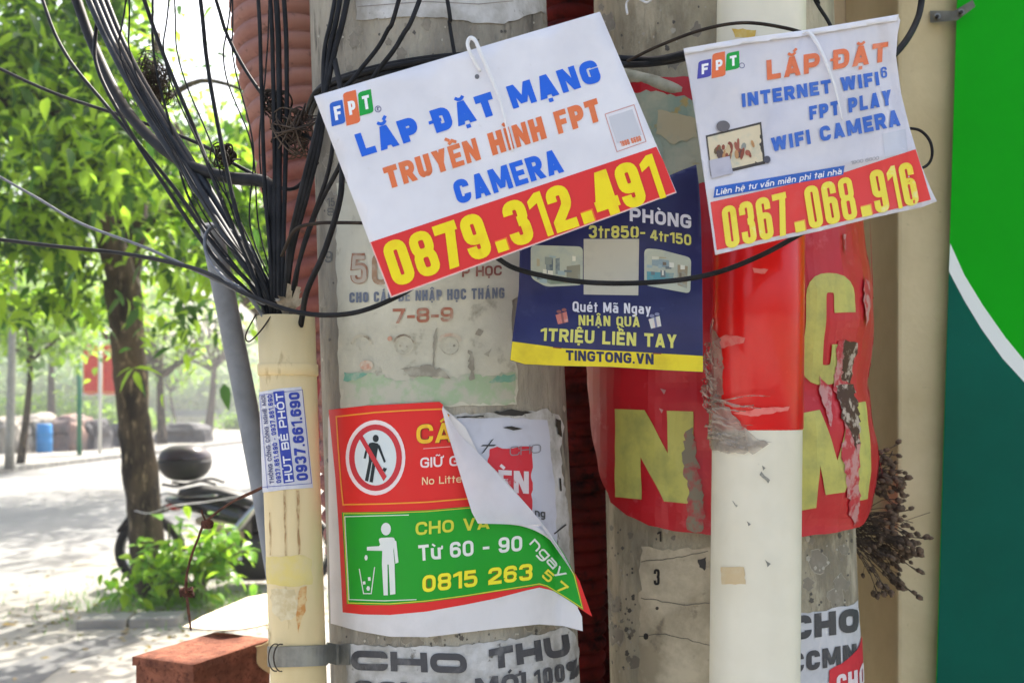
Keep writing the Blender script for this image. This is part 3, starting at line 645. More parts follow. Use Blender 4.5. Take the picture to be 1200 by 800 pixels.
# tangles
def tangle(c, r, n, rr, name, label, cat, m, turns=1.6, squash=1):
    bm = bmesh.new()
    for k in range(n):
        ax = Vector((random.gauss(0, 1), random.gauss(0, 1), random.gauss(0, 1))).normalized(); a = ax.orthogonal().normalized(); b = ax.cross(a)
        rad = r * random.uniform(.55, 1); off = Vector((random.gauss(0, .22), random.gauss(0, .22), random.gauss(0, .26))) * r; rad *= random.uniform(.6, 1.1); ph = random.uniform(0, 6.28)
        pts = []
        for i in range(int(9 * turns)):
            t = ph + i * 2 * PI / 9; k2 = rad * (1 + random.uniform(-.28, .28)); q = (a * math.cos(t) + b * math.sin(t)) * k2 + off
            pts.append(Vector(c) + Vector((q.x, q.y, q.z * squash)))
        tube(bm, pts, rr, 4, 3, cap=False)
    return tag(fin(name, bm, m), label, cat)
tangle(P(177, 98, 1.25), .031, 60, .0006, 'wire_ball', 'round ball of tangled thin wire hanging among cables at upper left', 'wire ball', M_brown, squash=1.15)
tangle(P(262, 182, 1.04), .015, 20, .0008, 'wire_knot', 'knot of twisted dry wire where the thick cable bends', 'wire knot', M_brown)
tangle(P(346, 150, .99), .026, 26, .0009, 'vine_clump', 'clump of dry vines tied before the red corrugated pipe', 'vines', mat('dry_vine', '#5f5145', '#3a3029', scale=60, rough=.9), squash=1.3)
tangle(P(322, 120, 1.0), .016, 14, .0011, 'wire_knot', 'small wire knot left of the vine clump', 'wire knot', M_brown)
# torn rag stuffed into pipe mouth
bm = bmesh.new()
for k in range(9):
    a = random.uniform(0, 6.28); p0 = P(338 + random.uniform(-5, 5), 368, .96)
    pts = [p0, p0 + Vector((math.cos(a) * .008, -.006, .012)), p0 + Vector((math.cos(a) * .016, -.008 + math.sin(a) * .01, random.uniform(.012, .034)))]
    w = random.uniform(.003, .006); q = smoothpath(pts, 5); prev = None
    for i, c in enumerate(q):
        ww = w * (1 - abs(i / len(q) - .4)); e = (bm.verts.new(c + Vector((-ww, 0, 0))), bm.verts.new(c + Vector((ww, .002, .002 * math.sin(i)))))
        if prev: bm.faces.new((prev[0], prev[1], e[1], e[0])).smooth = True
        prev = e
tag(fin('torn_rag', bm, mat('pale_rag', '#a99f8d', '#857a69', scale=80, rough=.9)), 'crumpled pale strip of plastic stuffed in the mouth of the cream pipe', 'rag')

# ================================================================ WHITE BOARD (in front of the left pole)
RED, YEL, BLU, ORA = ink('dc2f2c', '#d3282a', 20, .6), ink('f4dc0c', '#eecb10', 40), ink('1c62d8', '#2468d6', 30), ink('e07442', '#dd7f52', 30)
YOR = ink('ef7a20')
def bend1(px, py): return .004 * math.sin((px - 368) / 425 * PI)
s1 = plane((368, 113, .80), (703, 14, .815), (458, 349, .79), bend1)
b1 = thing('advert_board', s1(580, 350), 'tilted white advert board ending 312.491 hanging before the left pole', 'advert')
board('board', s1, [(368, 113), (703, 14), (793, 226), (458, 349)], M_paper, b1, .0022, g=24)
sheet('red_band', s1, [[(433.5, 284), (769, 172), (777, 188), (792, 225.5), (458.5, 347.5)]], RED, b1, h=.0002, g=24)
sheet('band_rim', s1, [line([(434, 284), (458.8, 347.3), (792, 225)], 1.2)[i] for i in (0, 1)], ink('f0a8a0'), b1, h=.00035, g=24)
Q = [(463, 337), (781, 231), (764, 180), (446, 286)]
text('0879.312.491', Q, .31, s1, .0004, YOR, b1, gap=.075, g=24, grow=.035)
text('0879.312.491', Q, .31, s1, .0008, YEL, b1, gap=.075, g=24)
text('LẮP ĐẶT MẠNG', [(424, 184), (706, 95), (697, 69), (415, 158)], .33, s1, .0004, BLU, b1, gap=.14, g=24)
text('TRUYỀN HÌNH FPT', [(455, 222), (706, 141), (699, 115), (448, 197)], .27, s1, .0004, ORA, b1, gap=.11, g=24)
text('CAMERA', [(537, 240), (662, 201), (653, 174), (529, 213)], .32, s1, .0004, BLU, b1, gap=.1, g=24)
def logo(surf, par, tl, tr, br_, bl, cols, g=None):
    """three leaning rounded tiles with the letters F P T"""
    def mp(u, v): return (tl[0] * (1 - u) * (1 - v) + tr[0] * u * (1 - v) + br_[0] * u * v + bl[0] * (1 - u) * v, tl[1] * (1 - u) * (1 - v) + tr[1] * u * (1 - v) + br_[1] * u * v + bl[1] * (1 - u) * v)
    for k, (u0, v0, v1, ch) in enumerate(((0, .2, .95, 'F'), (.335, 0, 1.05, 'P'), (.67, .1, .85, 'T'))):
        out = [mp(u, v) for u, v in fillet([(u0 + .03, v0, .1), (u0 + .33, v0, .01), (u0 + .31, v1, .1), (u0 - .02, v1, .01)], .05, True)]
        sheet('logo_tile', surf, [out], cols[k], par, h=.0003, g=g)
        c = (v0 + v1) / 2
        text(ch, [mp(u0 + .09, c + .22), mp(u0 + .25, c + .22), mp(u0 + .26, c - .22), mp(u0 + .10, c - .22)], .24, surf, .0006, ink('f2f2f6'), par, g=g or 24)
LB, LO, LG = ink('2a62c4'), ink('e27140'), ink('12a03c')
logo(s1, b1, (383, 114), (434, 101), (440, 137), (390, 150), (LB, LO, LG), 24)
sheet('registered_mark', s1, ring(443, 128, 4, 4, 1, 14) + line([(442, 130), (442, 126), (444, 126.5), (442, 128), (444.5, 130)], .9), ink('6a6a90'), b1, h=.0003, g=24)
# frame left empty where the square code is printed
fr = [(709, 134), (743, 123), (757, 166), (723, 178)]
sheet('print_frame', s1, line(fr + [fr[0]], .9), ink('c98a80'), b1, h=.0003, g=24)
sheet('code_ground', s1, [[(713, 137), (741, 128), (752, 158), (723, 168)]], ink('c6c7ce'), b1, h=.0003, g=24)
text('1900 6600', [(728, 172), (752, 165), (750, 159), (726, 166)], .2, s1, .0005, ORA, b1, g=24)
text('CAMERA WIFI', [(646, 42), (682, 32), (681, 28), (645, 38)], .12, s1, .0004, ink('c4c4cc'), b1, g=24) if False else None
# cable tie over the board
M_tie = mat('white_tie', '#e2e2e4', rough=.35)
bm = bmesh.new(); tube(bm, [s1(x, y, h) for x, y, h in ((563, 84, .002), (552, 64, .006), (548, 52, .006), (551, 45, .006), (557, 48, .008), (563, 62, .009), (574, 88, .006), (586, 118, .005), (594, 150, .004), (601, 178, .003))], [.0016, .002, .0018, .0008], 8)
tag(fin('cable_tie', bm, M_tie), 'white tie looped over the top of the tilted white board', 'cable tie', 'white ties holding the adverts')
bm = bmesh.new(); disc(bm, s1(559, 90, .0004), (0, -1, 0), .0022, .0006, 12); fin('tie_hole', bm, ink('6b6b70'), b1)

# ================================================================ THIN BANNER (before the white pipe)
def rip2(px, py):
    u = (px - 802) / 290; v = (py - 20) / 280
    return .004 * math.sin(u * 5.2 + v * 1.5) + .0045 * math.sin((px * .8 + py * .35) * .045) * (.3 + u) + .010 * max(0, u - .62) ** 1.3 * 3 * math.sin(v * 7 + 1) * .35 \
        + .003 * math.exp(-((px - 985 - (py - 40) * .22) / 9) ** 2) - .004 * math.exp(-((py - (222 - (px - 836) * .2)) / 7) ** 2) * .5 + .004 * noise.noise(Vector((px * .022, py * .016, 3))) + .0016 * abs(noise.noise(Vector((px * .06 + py * .02, py * .03, 7)))) + .005 * math.exp(-((px - 1030 - (py - 30) * .2) / 7) ** 2) + .004 * math.exp(-((px - 930 + (py - 60) * .35) / 8) ** 2)
s2 = plane((802, 58, .80), (1053, 18, .83), (836, 299, .79), rip2)
b2 = thing('advert_banner', s2(950, 280), 'thin creased white banner ending 068.916 hanging before the white pipe', 'advert')
out2 = [(801, 58), (870, 46), (940, 37), (1000, 27), (1052, 18), (1055, 24), (1052, 40), (1050, 66), (1056, 110), (1066, 150), (1078, 190), (1091, 222), (1098, 236), (1080, 243), (1020, 256), (960, 271), (900, 284), (838, 299), (833, 262), (826, 215), (816, 145), (808, 95)]
M_thin = mat('thin_vinyl', '#e2dfe4', '#d2d0d8', scale=9, rough=.25, trans=.12)
board('banner', s2, out2, M_thin, b2, .0006, g=6)
board('top_hem', lambda x, y, h=0: s2(x, y, h + .0022), [(801, 57), (870, 45), (940, 36), (1000, 26), (1053, 17), (1053, 24), (1000, 33), (940, 43), (870, 52), (802, 64)], M_paper, b2, .0018, g=6)
RED2 = ink('e0403c', '#dd5650', 25)
sheet('red_band', s2, [[(832.5, 237), (905, 221), (990, 202), (1073, 175), (1081, 200), (1091, 234), (1020, 252), (960, 266), (900, 279), (840, 293)]], RED2, b2, h=.0006, g=6)
YEL2 = ink('eedc4a', '#eee8a0', 45, .6)
Q = [(851, 292), (1078, 239), (1068, 189), (845, 243)]
text('0367.068.916', Q, .3, s2, .0009, ink('ec9a48'), b2, gap=.07, g=6, gy=True, grow=.03)
text('0367.068.916', Q, .3, s2, .0013, YEL2, b2, gap=.07, g=6, gy=True)
ORA2, BLU2 = ink('e0764a', '#e29c80', 25), ink('3a68c0', '#5076c4', 25)
text('LẮP ĐẶT', [(899, 94), (1040, 72), (1041, 49), (898, 71)], .26, s2, .0009, ORA2, b2, gap=.13, g=6, gy=True)
text('INTERNET WIFI', [(870, 126), (1031, 100), (1029, 84), (869, 110)], .27, s2, .0009, BLU2, b2, gap=.16, g=6, gy=True)
text('6', [(1033, 92), (1040, 91), (1039, 78), (1032, 79)], .17, s2, .0009, BLU2, b2, g=6)
text('FPT PLAY', [(949, 141), (1045, 123), (1044, 105), (948, 125)], .27, s2, .0009, BLU2, b2, gap=.16, g=6, gy=True)
text('WIFI CAMERA', [(905, 178), (1056, 147), (1053, 128), (903, 162)], .27, s2, .0009, BLU2, b2, gap=.16, g=6, gy=True)
logo(s2, b2, (817, 67), (866, 57), (868, 84), (818, 94), (ink('4a48a4'), LO, LG), 6)
sheet('registered_mark', s2, ring(869.5, 77, 3.4, 3.4, .9, 12), ink('6a6a90'), b2, h=.0004, g=6)
sheet('blue_strip', s2, [[(838, 219), (990, 194), (988, 205), (836, 232)]], ink('2e62bc'), b2, h=.0008, g=6)
text('Liên hệ tư vấn miễn phí tại nhà', [(839, 229), (986, 204), (987, 197), (840, 222)], .17, s2, .0012, ink('eef0f6'), b2, gap=.13, g=6)
sheet('code_ground', s2, [[(1034, 157), (1061, 151), (1064, 178), (1037, 185)]], ink('c8c9d0'), b2, h=.0004, g=6)
text('1900 6600', [(997, 193), (1030, 187), (1030, 183), (997, 189)], .14, s2, .0009, ink('9a9ca4'), b2, g=6)
# printed picture of a television and boxes
sheet('picture_frame', s2, [[(827, 159), (892, 143), (897, 192), (833, 207)]], ink('474039'), b2, h=.0004, g=6)
sheet('picture', s2, [[(829, 161), (890.5, 146), (894, 189), (834, 203)]], ink('d8c9a8', '#b9b9a4', 60), b2, h=.0006, g=6)
for k in range(26):
    x = 838 + random.random() * 54; y = 187 - (x - 830) * .1 - random.random() * 16
    sheet('picture_figure', s2, [ell(x, y, random.uniform(1.6, 3.2), random.uniform(3, 8), 8, rot=random.uniform(-.4, .4))], ink(random.choice(('8b4a35', 'b98a5a', '5d4b45', '8d8f86', 'c9b48a', '6f5a3c', 'a35d48'))), b2, h=.0008 + k * .00002, g=0)
sheet('picture_box', s2, [[(831, 188), (855, 183), (859, 203), (834, 209)]], ink('b9b6c0', '#a9a7b4', 60), b2, h=.0016, g=6)
sheet('picture_box', s2, [ell(847.5, 148, 8, 6.6, 16)], ink('6a6668', '#87838a', 90), b2, h=.0016, g=0)
sheet('picture_box', s2, [ell(899, 187, 4, 4.4, 14)], ink('55525a'), b2, h=.0016, g=0)
bm = bmesh.new(); tube(bm, [s2(x, y, h) for x, y, h in ((940, 40, .004), (948, 38, .006), (958, 52, .006), (970, 78, .005), (980, 108, .004), (987, 140, .003))], [.001, .0017, .0014, .0006], 8)
tag(fin('cable_tie', bm, M_tie), 'white tie lying over the top of the thin creased banner', 'cable tie', 'white ties holding the adverts')

# ================================================================ NAVY POSTER
def rip3(px, py): return .003 * math.sin((px - 600) * .028) + .0025 * math.sin((px * .3 + py) * .05) + .001 * noise.noise(Vector((px * .03, py * .06, 9)))
s3 = plane((610, 296, .90), (818, 240, .89), (714, 432, .885), rip3)
b3 = thing('navy_poster', s3(715, 430), 'navy blue poster with a yellow bottom strip hanging between the two adverts', 'poster')
M_navy = mat('navy_print', '#26295c', '#1f2250', scale=14, rough=.4, c3='#3a3e6c', scale3=45, lo3=.62, hi3=.75)
board('sheet', s3, [(600, 250), (700, 225), (760, 214), (786, 205), (800, 199), (816, 193), (819, 215), (821.5, 250), (823, 330), (824, 436), (780, 434), (715, 430), (660, 429), (615, 427), (597.5, 422), (600, 400), (608, 340), (609, 296)], M_navy, b3, .0007, g=6)
sheet('yellow_strip', s3, [[(600.3, 400), (660, 408), (740, 412), (823.7, 417), (823.8, 435.6), (780, 433.6), (715, 429.6), (660, 428.6), (615, 426.6), (598, 421.6)]], ink('e2cd22', '#cfb820', 30), b3, h=.0004, g=6)
YG, WT = ink('d2cf6a', '#c2c27c', 50), ink('dcdce6', '#c6c8d6', 50)
text('PHÒNG', [(738, 259), (810, 268), (810, 252), (738, 243)], .22, s3, .0006, WT, b3, gap=.12, g=6)
text('3tr850-', [(690, 279), (756, 279), (756, 265), (690, 264)], .2, s3, .0006, YG, b3, gap=.12, g=6)
text('4tr150', [(762, 281), (810, 288), (810, 275), (762, 269)], .2, s3, .0006, YG, b3, gap=.12, g=6)
sheet('code_ground', s3, [[(684, 280), (749, 280), (748, 346), (684, 345)]], ink('bdbbad', '#b0aea2', 40), b3, h=.0004, g=6)
for pts in ([(622, 287), (683, 289), (683, 334), (640, 336), (622, 326)], [(755, 291), (772, 292), (810, 302), (809, 344), (782, 339), (755, 334)]):
    sheet('room_picture', s3, [fillet([(*p, 6) for p in pts], 6, True)], ink('b9bfae', '#a9b3ac', 60), b3, h=.0004, g=6)
for q, c in (([(640, 303), (648, 301), (648, 322), (640, 320)], '5c6a78'), ([(651, 303), (656, 302), (656, 321), (651, 321)], '6f7d86'), ([(664, 312), (680, 310), (680, 328), (664, 328)], '8f8e7c'),
             ([(758, 318), (790, 320), (788, 330), (758, 328)], '5d9aa4'), ([(764, 302), (784, 305), (784, 314), (764, 311)], '8fa3aa'), ([(794, 310), (806, 312), (805, 338), (794, 334)], '9c8f74'), ([(630, 326), (682, 328), (682, 332), (645, 333)], '7c8a78')):
    sheet('room_shape', s3, [q], ink(c, '#9aa6a0', 90), b3, h=.0006, g=6)
text('Quét Mã Ngay', [(671, 365), (763, 368), (763, 356), (671, 353)], .18, s3, .0006, WT, b3, gap=.13, g=6)
text('NHẬN QUÀ', [(678, 381), (750, 383), (750, 371), (678, 369)], .2, s3, .0006, YG, b3, gap=.13, g=6)
text('1TRIỆU LIỀN TAY', [(633, 399), (793, 408), (793, 392), (634, 384)], .22, s3, .0006, YG, b3, gap=.13, g=6)
text('TINGTONG.VN', [(663, 422), (766, 427), (766, 414.5), (663, 410)], .24, s3, .0006, ink('2a2c50'), b3, gap=.1, g=6)
rr3 = random.Random(3)
for x0, x1 in ((624, 681), (757, 808)):
    for k in range(15):
        x, y = rr3.uniform(x0, x1 - 6), rr3.uniform(299, 329) ; w_, h_ = rr3.uniform(2, 9), rr3.uniform(1.5, 9)
        sheet('room_shape', s3, [[(x, y), (x + w_, y + .6), (x + w_, min(332, y + h_)), (x, min(331, y + h_))]], ink(rr3.choice(('8c968f', 'd0d2c2', '6f7c80', 'b3a98c', '9fb4b8', 'e0e0d2', '7a6f60'))), b3, h=.0008 + k * .00003, g=0)
for cx, cy, c in ((658, 372, 'c8786c'), (767, 377, 'cfd2cc')):
    sheet('gift_shape', s3, [[(cx - 7, cy - 3), (cx + 6, cy - 7), (cx + 8, cy + 5), (cx - 4, cy + 8)]], ink(c, '#d8c8c0', 120), b3, h=.0006, g=6)
    sheet('gift_ribbon', s3, [[(cx - 1, cy - 5), (cx + 1.5, cy - 6), (cx + 3.5, cy + 6), (cx + 1, cy + 7)], ell(cx - 3, cy - 7, 3, 2, 8), ell(cx + 3, cy - 9, 3, 2, 8)], ink('8f5a58' if cx < 700 else '7c80a0'), b3, h=.0008, g=6)
sheet('staple', s3, [line([(648, 407), (658, 408)], 1.2)[0], line([(765, 414), (775, 414.5)], 1.2)[0]], ink('8a4a24'), b3, h=.0008, g=6)

# ================================================================ PAPERS ON THE LEFT POLE
fp = thing('faded_poster', pl(500, 380), 'faded children class poster glued on the left pole above the litter poster', 'poster')
sheet('sheet', pl, [jag([(395, 215), (520, 220), (611, 228), (613, 300), (611, 345), (599, 352), (600, 395), (606, 440), (605, 474), (520, 476), (400, 478), (397, 400), (395, 300)], 7, 1.2)],
      mat('faded_print', '#d0cdbb', '#b9b6a5', scale=8, rough=.85, bump=.12, bscale=70, c3='#8f8a7a', scale3=32, lo3=.6, hi3=.75), fp, h=.0012, g=8, thick=.0003)
gl = ink('9db08e', '#b3b1a0', 40, .42, .56)
sheet('green_print', pl, [jag([(402, 474), (402, 438), (428, 436), (470, 446), (520, 441), (575, 440), (603, 436), (603, 472)], 5, 3)], gl, fp, h=.0018, g=8)
for q in (jag([(404, 446), (405, 436), (432, 438), (418, 446)], 4, 1.5), jag([(572, 448), (582, 440), (602, 438), (602, 446)], 4, 1.5)): sheet('teal_print', pl, [q], ink('6fa08c', '#a4b09c', 60), fp, h=.0022, g=8)
text('5', [(412, 333), (432, 333), (433, 297), (413, 297)], .2, pl, .0022, ink('9c6a50', '#bfae9c', 70, .45), fp, grow=.02)
text('5', [(413.5, 332), (431, 332), (431, 300), (414.5, 300)], .13, pl, .0026, ink('b9ae9e'), fp)
text('0', [(437, 334), (457, 334), (457, 297), (437, 297)], .16, pl, .0022, ink('a08064', '#bfae9c', 70), fp)
text('P HỌC', [(541, 325), (587, 323), (587, 311), (541, 313)], .2, pl, .0022, ink('8d5246', '#a98474', 60), fp)
text('CHO CÁC BÉ NHẬP HỌC THÁNG', [(411, 355), (590, 350), (590, 337), (411, 343)], .22, pl, .0022, ink('6f7788', '#a3a59f', 45, .5), fp, gap=.12)
text('7-8-9', [(461, 379), (531, 377), (531, 360), (461, 362)], .2, pl, .0022, ink('a86850', '#b8aa98', 60, .45), fp, gap=.12)
ft = ink('7b6c5a', '#bdb7a2', 60, .42, .55); fo = ink('bf8f78', '#c6bca8', 50, .42, .55); fd = ink('8c877a', '#c2bdaa', 45, .38, .52)
tag(sheet('child_drawing', pl, [strip([(x, y) for x, y in ell(c, 403, 11, 10, 12, PI, 2 * PI)], 3) [i] for c in (425, 474) for i in range(12)], ft, fp, h=.0022, g=0), kind='stuff')
tag(sheet('child_drawing', pl, [p for c in (474, 527) for p in ring(c, 405, 11, 11, 1.2, 20)] + [ell(x, y, 1.6, 1.4, 8) for x, y in ((470, 405), (478, 406), (522, 405), (532, 405))] + strip(ell(475, 409, 4, 3, 6, .3, PI - .3), 1), fd, fp, h=.0024, g=0), kind='stuff')
tag(sheet('child_drawing', pl, [p for p in strip(ell(527, 400, 12, 8, 10, PI, 2 * PI), 4)] + [jag(ell(431, 428, 8, 6, 10), 3, 1.5)] + [jag(ell(458, 397, 3, 3, 8), 3, 1)], fo, fp, h=.0026, g=0), kind='stuff')
sheet('dirt_smear', pl, [jag([(470, 432), (500, 427), (520, 434), (528, 444), (508, 441), (480, 440)], 4, 2), jag([(548, 410), (553, 412), (556, 444), (550, 446)], 4, 2), jag([(560, 385), (566, 388), (562, 394), (556, 392)], 4, 1.5), jag([(508, 395), (511, 385), (513, 384), (511, 400), (509, 430), (507, 431)], 4, .6), jag([(566, 415), (575, 408), (572, 418)], 3, 1)], ink('8a8476', '#a9a595', 50, .4, .6), fp, h=.0028, g=8)
sp = thing('torn_paper', pl(600, 560), 'torn white notice with a red patch behind the peeled corner of the litter poster', 'paper')
sheet('sheet', pl, [jag([(522, 486), (560, 484), (600, 486), (640, 478), (654, 486), (661, 500), (656, 530), (660, 560), (666, 600), (668, 660), (640, 668), (560, 660), (520, 600)], 6, 2)], M_dirty, sp, h=.0010, g=8, thick=.0003)
sheet('white_notice', pl, [jag([(530, 490), (590, 489), (640, 492), (648, 560), (652, 640), (620, 650), (545, 600)], 7, 1)], ink('c4c6d2', '#b6b7c2', 20), sp, h=.0016, g=8)
sheet('red_patch', pl, [jag([(573, 526), (582, 523), (600, 525), (623, 523), (621, 560), (622, 600), (618, 612), (590, 600), (570, 560)], 6, 1.8)], ink('cf2a38', '#c63a44', 50), sp, h=.0020, g=8)
text('ÈN', [(583, 576), (618, 578), (618, 552), (583, 550)], .24, pl, .0026, ink('dccfd2', '#c63a44', 50, .55, .6), sp)
text('X', [(564, 531), (580, 521), (577, 514), (563, 522)], .2, pl, .0026, ink('3a3c40'), sp)
text('ng', [(625, 604), (637, 606), (637, 597), (625, 595)], .18, pl, .0026, ink('4a4b50'), sp)
text('CHO', [(596, 534), (632, 530), (632, 520), (596, 523)], .1, pl, .0026, ink('85868c'), sp)
sheet('black_tear', pl, [jag([(535, 488), (566, 486.5), (566, 488.5), (535, 489.5)], 4, .5), jag([(588, 501), (598, 499), (611, 502), (600, 504)], 4, .6), jag([(577, 483), (598, 479), (622, 483), (610, 487), (590, 486)], 4, 1), jag([(649, 490), (655, 492), (656, 512), (651, 508)], 3, 1)], ink('2f2d2a'), sp, h=.0028, g=8)
sheet('black_tear', pl, [line([(648, 625), (662, 614)], 1.6)[0], line([(655, 560), (656, 575)], 2)[0]], ink('2f2d2a'), sp, h=.0018, g=8)
tpp = thing('torn_paper', pl(530, 10), 'white paper remnant glued at the very top of the left pole', 'paper')
sheet('sheet', pl, [jag([(418, -60), (640, -60), (640, 10), (618, 18), (590, 29), (560, 28), (520, 21), (480, 20), (418, 24)], 6, 1.2)], M_dirty, tpp, h=.0015, g=8, thick=.0003)
sheet('fold_line', pl, line([(420, 9), (500, 3), (560, 6), (600, 2)], 1), ink('8c8580'), tpp, h=.0021, g=8)

# ---- litter poster with its peeled corner
def s5(px, py, h=0):
    L = max(0, px - 560 - max(0, (600 - py)) * .0); lift = 0
    if px > 575: lift = .00018 * (px - 575) + .0000022 * (px - 575) ** 2
    if py > 690: lift += .00006 * (py - 690)
    lift += .0012 * noise.noise(Vector((px * .018, py * .022, 4))) + .0012
    q = min(px, 655); base = pl(q, py, h + .003 + (.0007 if px > 500 else 0))
    if px > 655: # stands off the pole
        b0 = pl(654, py, h + .0037); Y = b0.y + (px - 655) * .00035 - lift; return P(px, py, Y)
    return P(px, py, base.y - lift) if lift else base
lp = thing('litter_poster', pl(520, 720, .003), 'red and green no littering poster peeling off the left pole', 'poster')
M_pback = mat('poster_back', '#e6e3e6', '#dad7da', scale=12, rough=.5, trans=.15)
white_out = [(384.5, 490), (386, 484), (515, 474), (530, 486), (545, 500), (560, 530), (590, 560), (625, 600), (640, 620), (660, 652), (675, 676), (681, 700), (677, 712), (682, 722), (683, 739), (660, 733), (632, 731), (575, 737), (501, 746), (457, 745.5), (420, 739), (387.5, 730), (385, 620)]
sheet('margin', s5, [white_out], ink('dad6d4', '#cdc9c6', 14), lp, g=6, smooth=True)
PR, PG = ink('dd2420', '#d62f26', 12), ink('0a9a1c', '#109626', 20)
sheet('red_panel', s5, [[(385, 480), (430, 475), (480, 472.5), (515, 470.5), (519, 474), (520, 486), (530, 500), (548, 530), (580, 580), (625, 605), (645, 628), (664, 655), (679, 680), (694, 722), (680, 713), (670, 705), (656, 695), (644, 690.5), (632, 688), (618, 691), (580, 701), (545, 708), (500, 716), (457, 720), (425, 719.5), (401.5, 717), (397, 620), (393, 560), (387, 500)]], PR, lp, h=.0005, g=6)
sheet('green_panel', s5, [[(400.6, 600), (450, 599.5), (500, 597.5), (551, 593), (600, 600), (635, 612), (650, 632), (662, 650), (674, 673), (684, 714.5), (660, 699), (641, 687.5), (632, 685), (618, 688), (580, 693), (545, 699), (500, 705), (457, 708.5), (430, 708.5), (406.5, 707)]], PG, lp, h=.0009, g=6)
sheet('yellow_rule', s5, line([(402, 601.5), (450, 601), (500, 599), (552, 594.6)], 1)[:] + line([(402.5, 602), (408, 706), (457, 707), (500, 703.6), (545, 697.6), (618, 686), (632, 683.6), (641, 686), (660, 697.5), (682.5, 712), (673, 674), (660, 651), (646, 630)], 1.1), ink('d8cc3a'), lp, h=.0012, g=6)
sheet('orange_rule', s5, line([(520, 479), (480, 480.5), (440, 483), (394, 488), (396, 520), (399, 560), (402, 591), (450, 590), (500, 588), (560, 583)], 1.7), ink('f0962e'), lp, h=.0012, g=6)
sheet('white_rule', s5, line([(479, 603), (440, 604), (404, 605), (409, 702), (450, 703.5), (488, 702)], 1), ink('dfe8d8'), lp, h=.0012, g=6)
sheet('white_rule', s5, line([(496, 525.5), (528, 523)], .9), ink('f0a8a0'), lp, h=.0012, g=6)
sheet('sign_ring', s5, [ell(440, 536, 35, 44, 36)], ink('efdedc'), lp, h=.0010, g=6)
sheet('sign_ring', s5, ring(440, 536, 31, 39, 6.5, 36), ink('c8323a'), lp, h=.0014, g=6)
sheet('sign_disc', s5, [ell(440, 536, 24.6, 32.6, 36)], ink('d6dede'), lp, h=.0013, g=6)
BK = ink('1f2a2e')
figure = [ell(440.3, 513.5, 3.6, 4.4, 14), fillet([(432, 519, 2), (437, 518, 0), (444, 519.5, 2), (442, 530, 0), (440.5, 541, 0), (432, 541, 0), (432, 530, 0)], 2, True, 3), strip([(431.5, 521), (429, 529), (427.2, 537)], 2.6)[0], strip([(431.5, 521), (429, 529), (427.2, 537)], 2.6)[1],
          [(441.5, 521), (444.8, 521), (452, 540.5), (450, 542)], [(432.2, 539), (436, 539), (431.4, 564), (427.6, 562.8)], [(436.8, 539), (440.6, 539), (436.8, 565), (432.9, 564.5)],
          [(448, 550), (450, 547), (453, 550), (451, 553)], [(450.5, 548), (453.5, 548.5), (452, 551.5)]]
sheet('figure', s5, figure, BK, lp, h=.0016, g=6, layer=.00003)
sheet('sign_bar', s5, [[(420.5, 512.5), (424, 508.5), (453, 558), (449.5, 563.5)]], ink('c8323a'), lp, h=.0020, g=6)
text('CẤ', [(488, 520.5), (531, 518), (531, 494), (488, 497)], .2, s5, .0016, ink('8f3a20'), lp, gap=.08, grow=.05, g=6)
text('CẤ', [(488, 520), (531, 517.5), (531, 494.5), (488, 497.5)], .2, s5, .0020, ink('f2c22a', '#f0a030', 60), lp, gap=.08, g=6)
text('GIỮ G', [(492.5, 548), (537, 545.5), (537, 533.5), (492.5, 536)], .18, s5, .0016, ink('f0dedc'), lp, gap=.12, g=6)
text('No Litter', [(494.5, 568), (546, 564.5), (546, 556), (494.5, 559)], .15, s5, .0016, ink('f0cfa0'), lp, gap=.12, g=6)
text('CHO VA', [(487, 627), (574, 619), (574, 605), (487, 611.5)], .2, s5, .0016, ink('cfd43c'), lp, gap=.12, g=6)
text('Từ 60 - 90', [(491, 657), (612, 645), (612, 627), (490, 638.5)], .19, s5, .0016, ink('e2e6dc'), lp, gap=.12, g=6)
text('0815 263', [(495, 694), (624, 679), (624, 659.5), (495, 674)], .2, s5, .0016, ink('7a7a10'), lp, gap=.12, grow=.08, g=6)
text('0815 263', [(495, 694), (624, 679), (624, 659.5), (495, 674)], .2, s5, .0020, ink('f0e62a'), lp, gap=.12, g=6)
text('ngay', [(620, 637), (658, 678), (667, 670), (629, 628)], .17, s5, .0016, ink('dfe4d8'), lp, gap=.12, g=6)
text('5 7', [(634, 675), (659, 697), (667, 687), (642, 666)], .2, s5, .0016, ink('e6dc3a'), lp, gap=.12, g=6)
WF_ = ink('dfe2dc')
sheet('figure', s5, [ell(452.3, 619.5, 5.8, 7.4, 18), fillet([(443, 630, 4), (463, 629, 4), (461, 645, 0), (462.5, 661, 0), (447.5, 661, 0), (448, 645, 0)], 3, True, 3), [(430, 640.3), (444, 639.5), (448, 635), (448, 645), (430, 644.6)], [(461, 631), (464.5, 634), (467, 658.5), (463.4, 660), (461.8, 646)],
      [(447.5, 660), (454, 660), (454.6, 697), (449.6, 697)], [(455.4, 660), (462.4, 660), (463.4, 695.5), (457.2, 696.5)]], WF_, lp, h=.0016, g=6, layer=.00003)
sheet('litter_bin', s5, line([(421, 666), (426, 695), (435, 695), (439, 664)], 1.1) + [ell(429, 653, 2, 3.4, 6), [(425, 681), (428, 680.5), (428.5, 684), (425.5, 684.5)], [(431, 676), (434, 675.5), (434.5, 680), (431.5, 680)], ell(431.5, 689, 2.2, 3, 6)], WF_, lp, h=.0016, g=6)
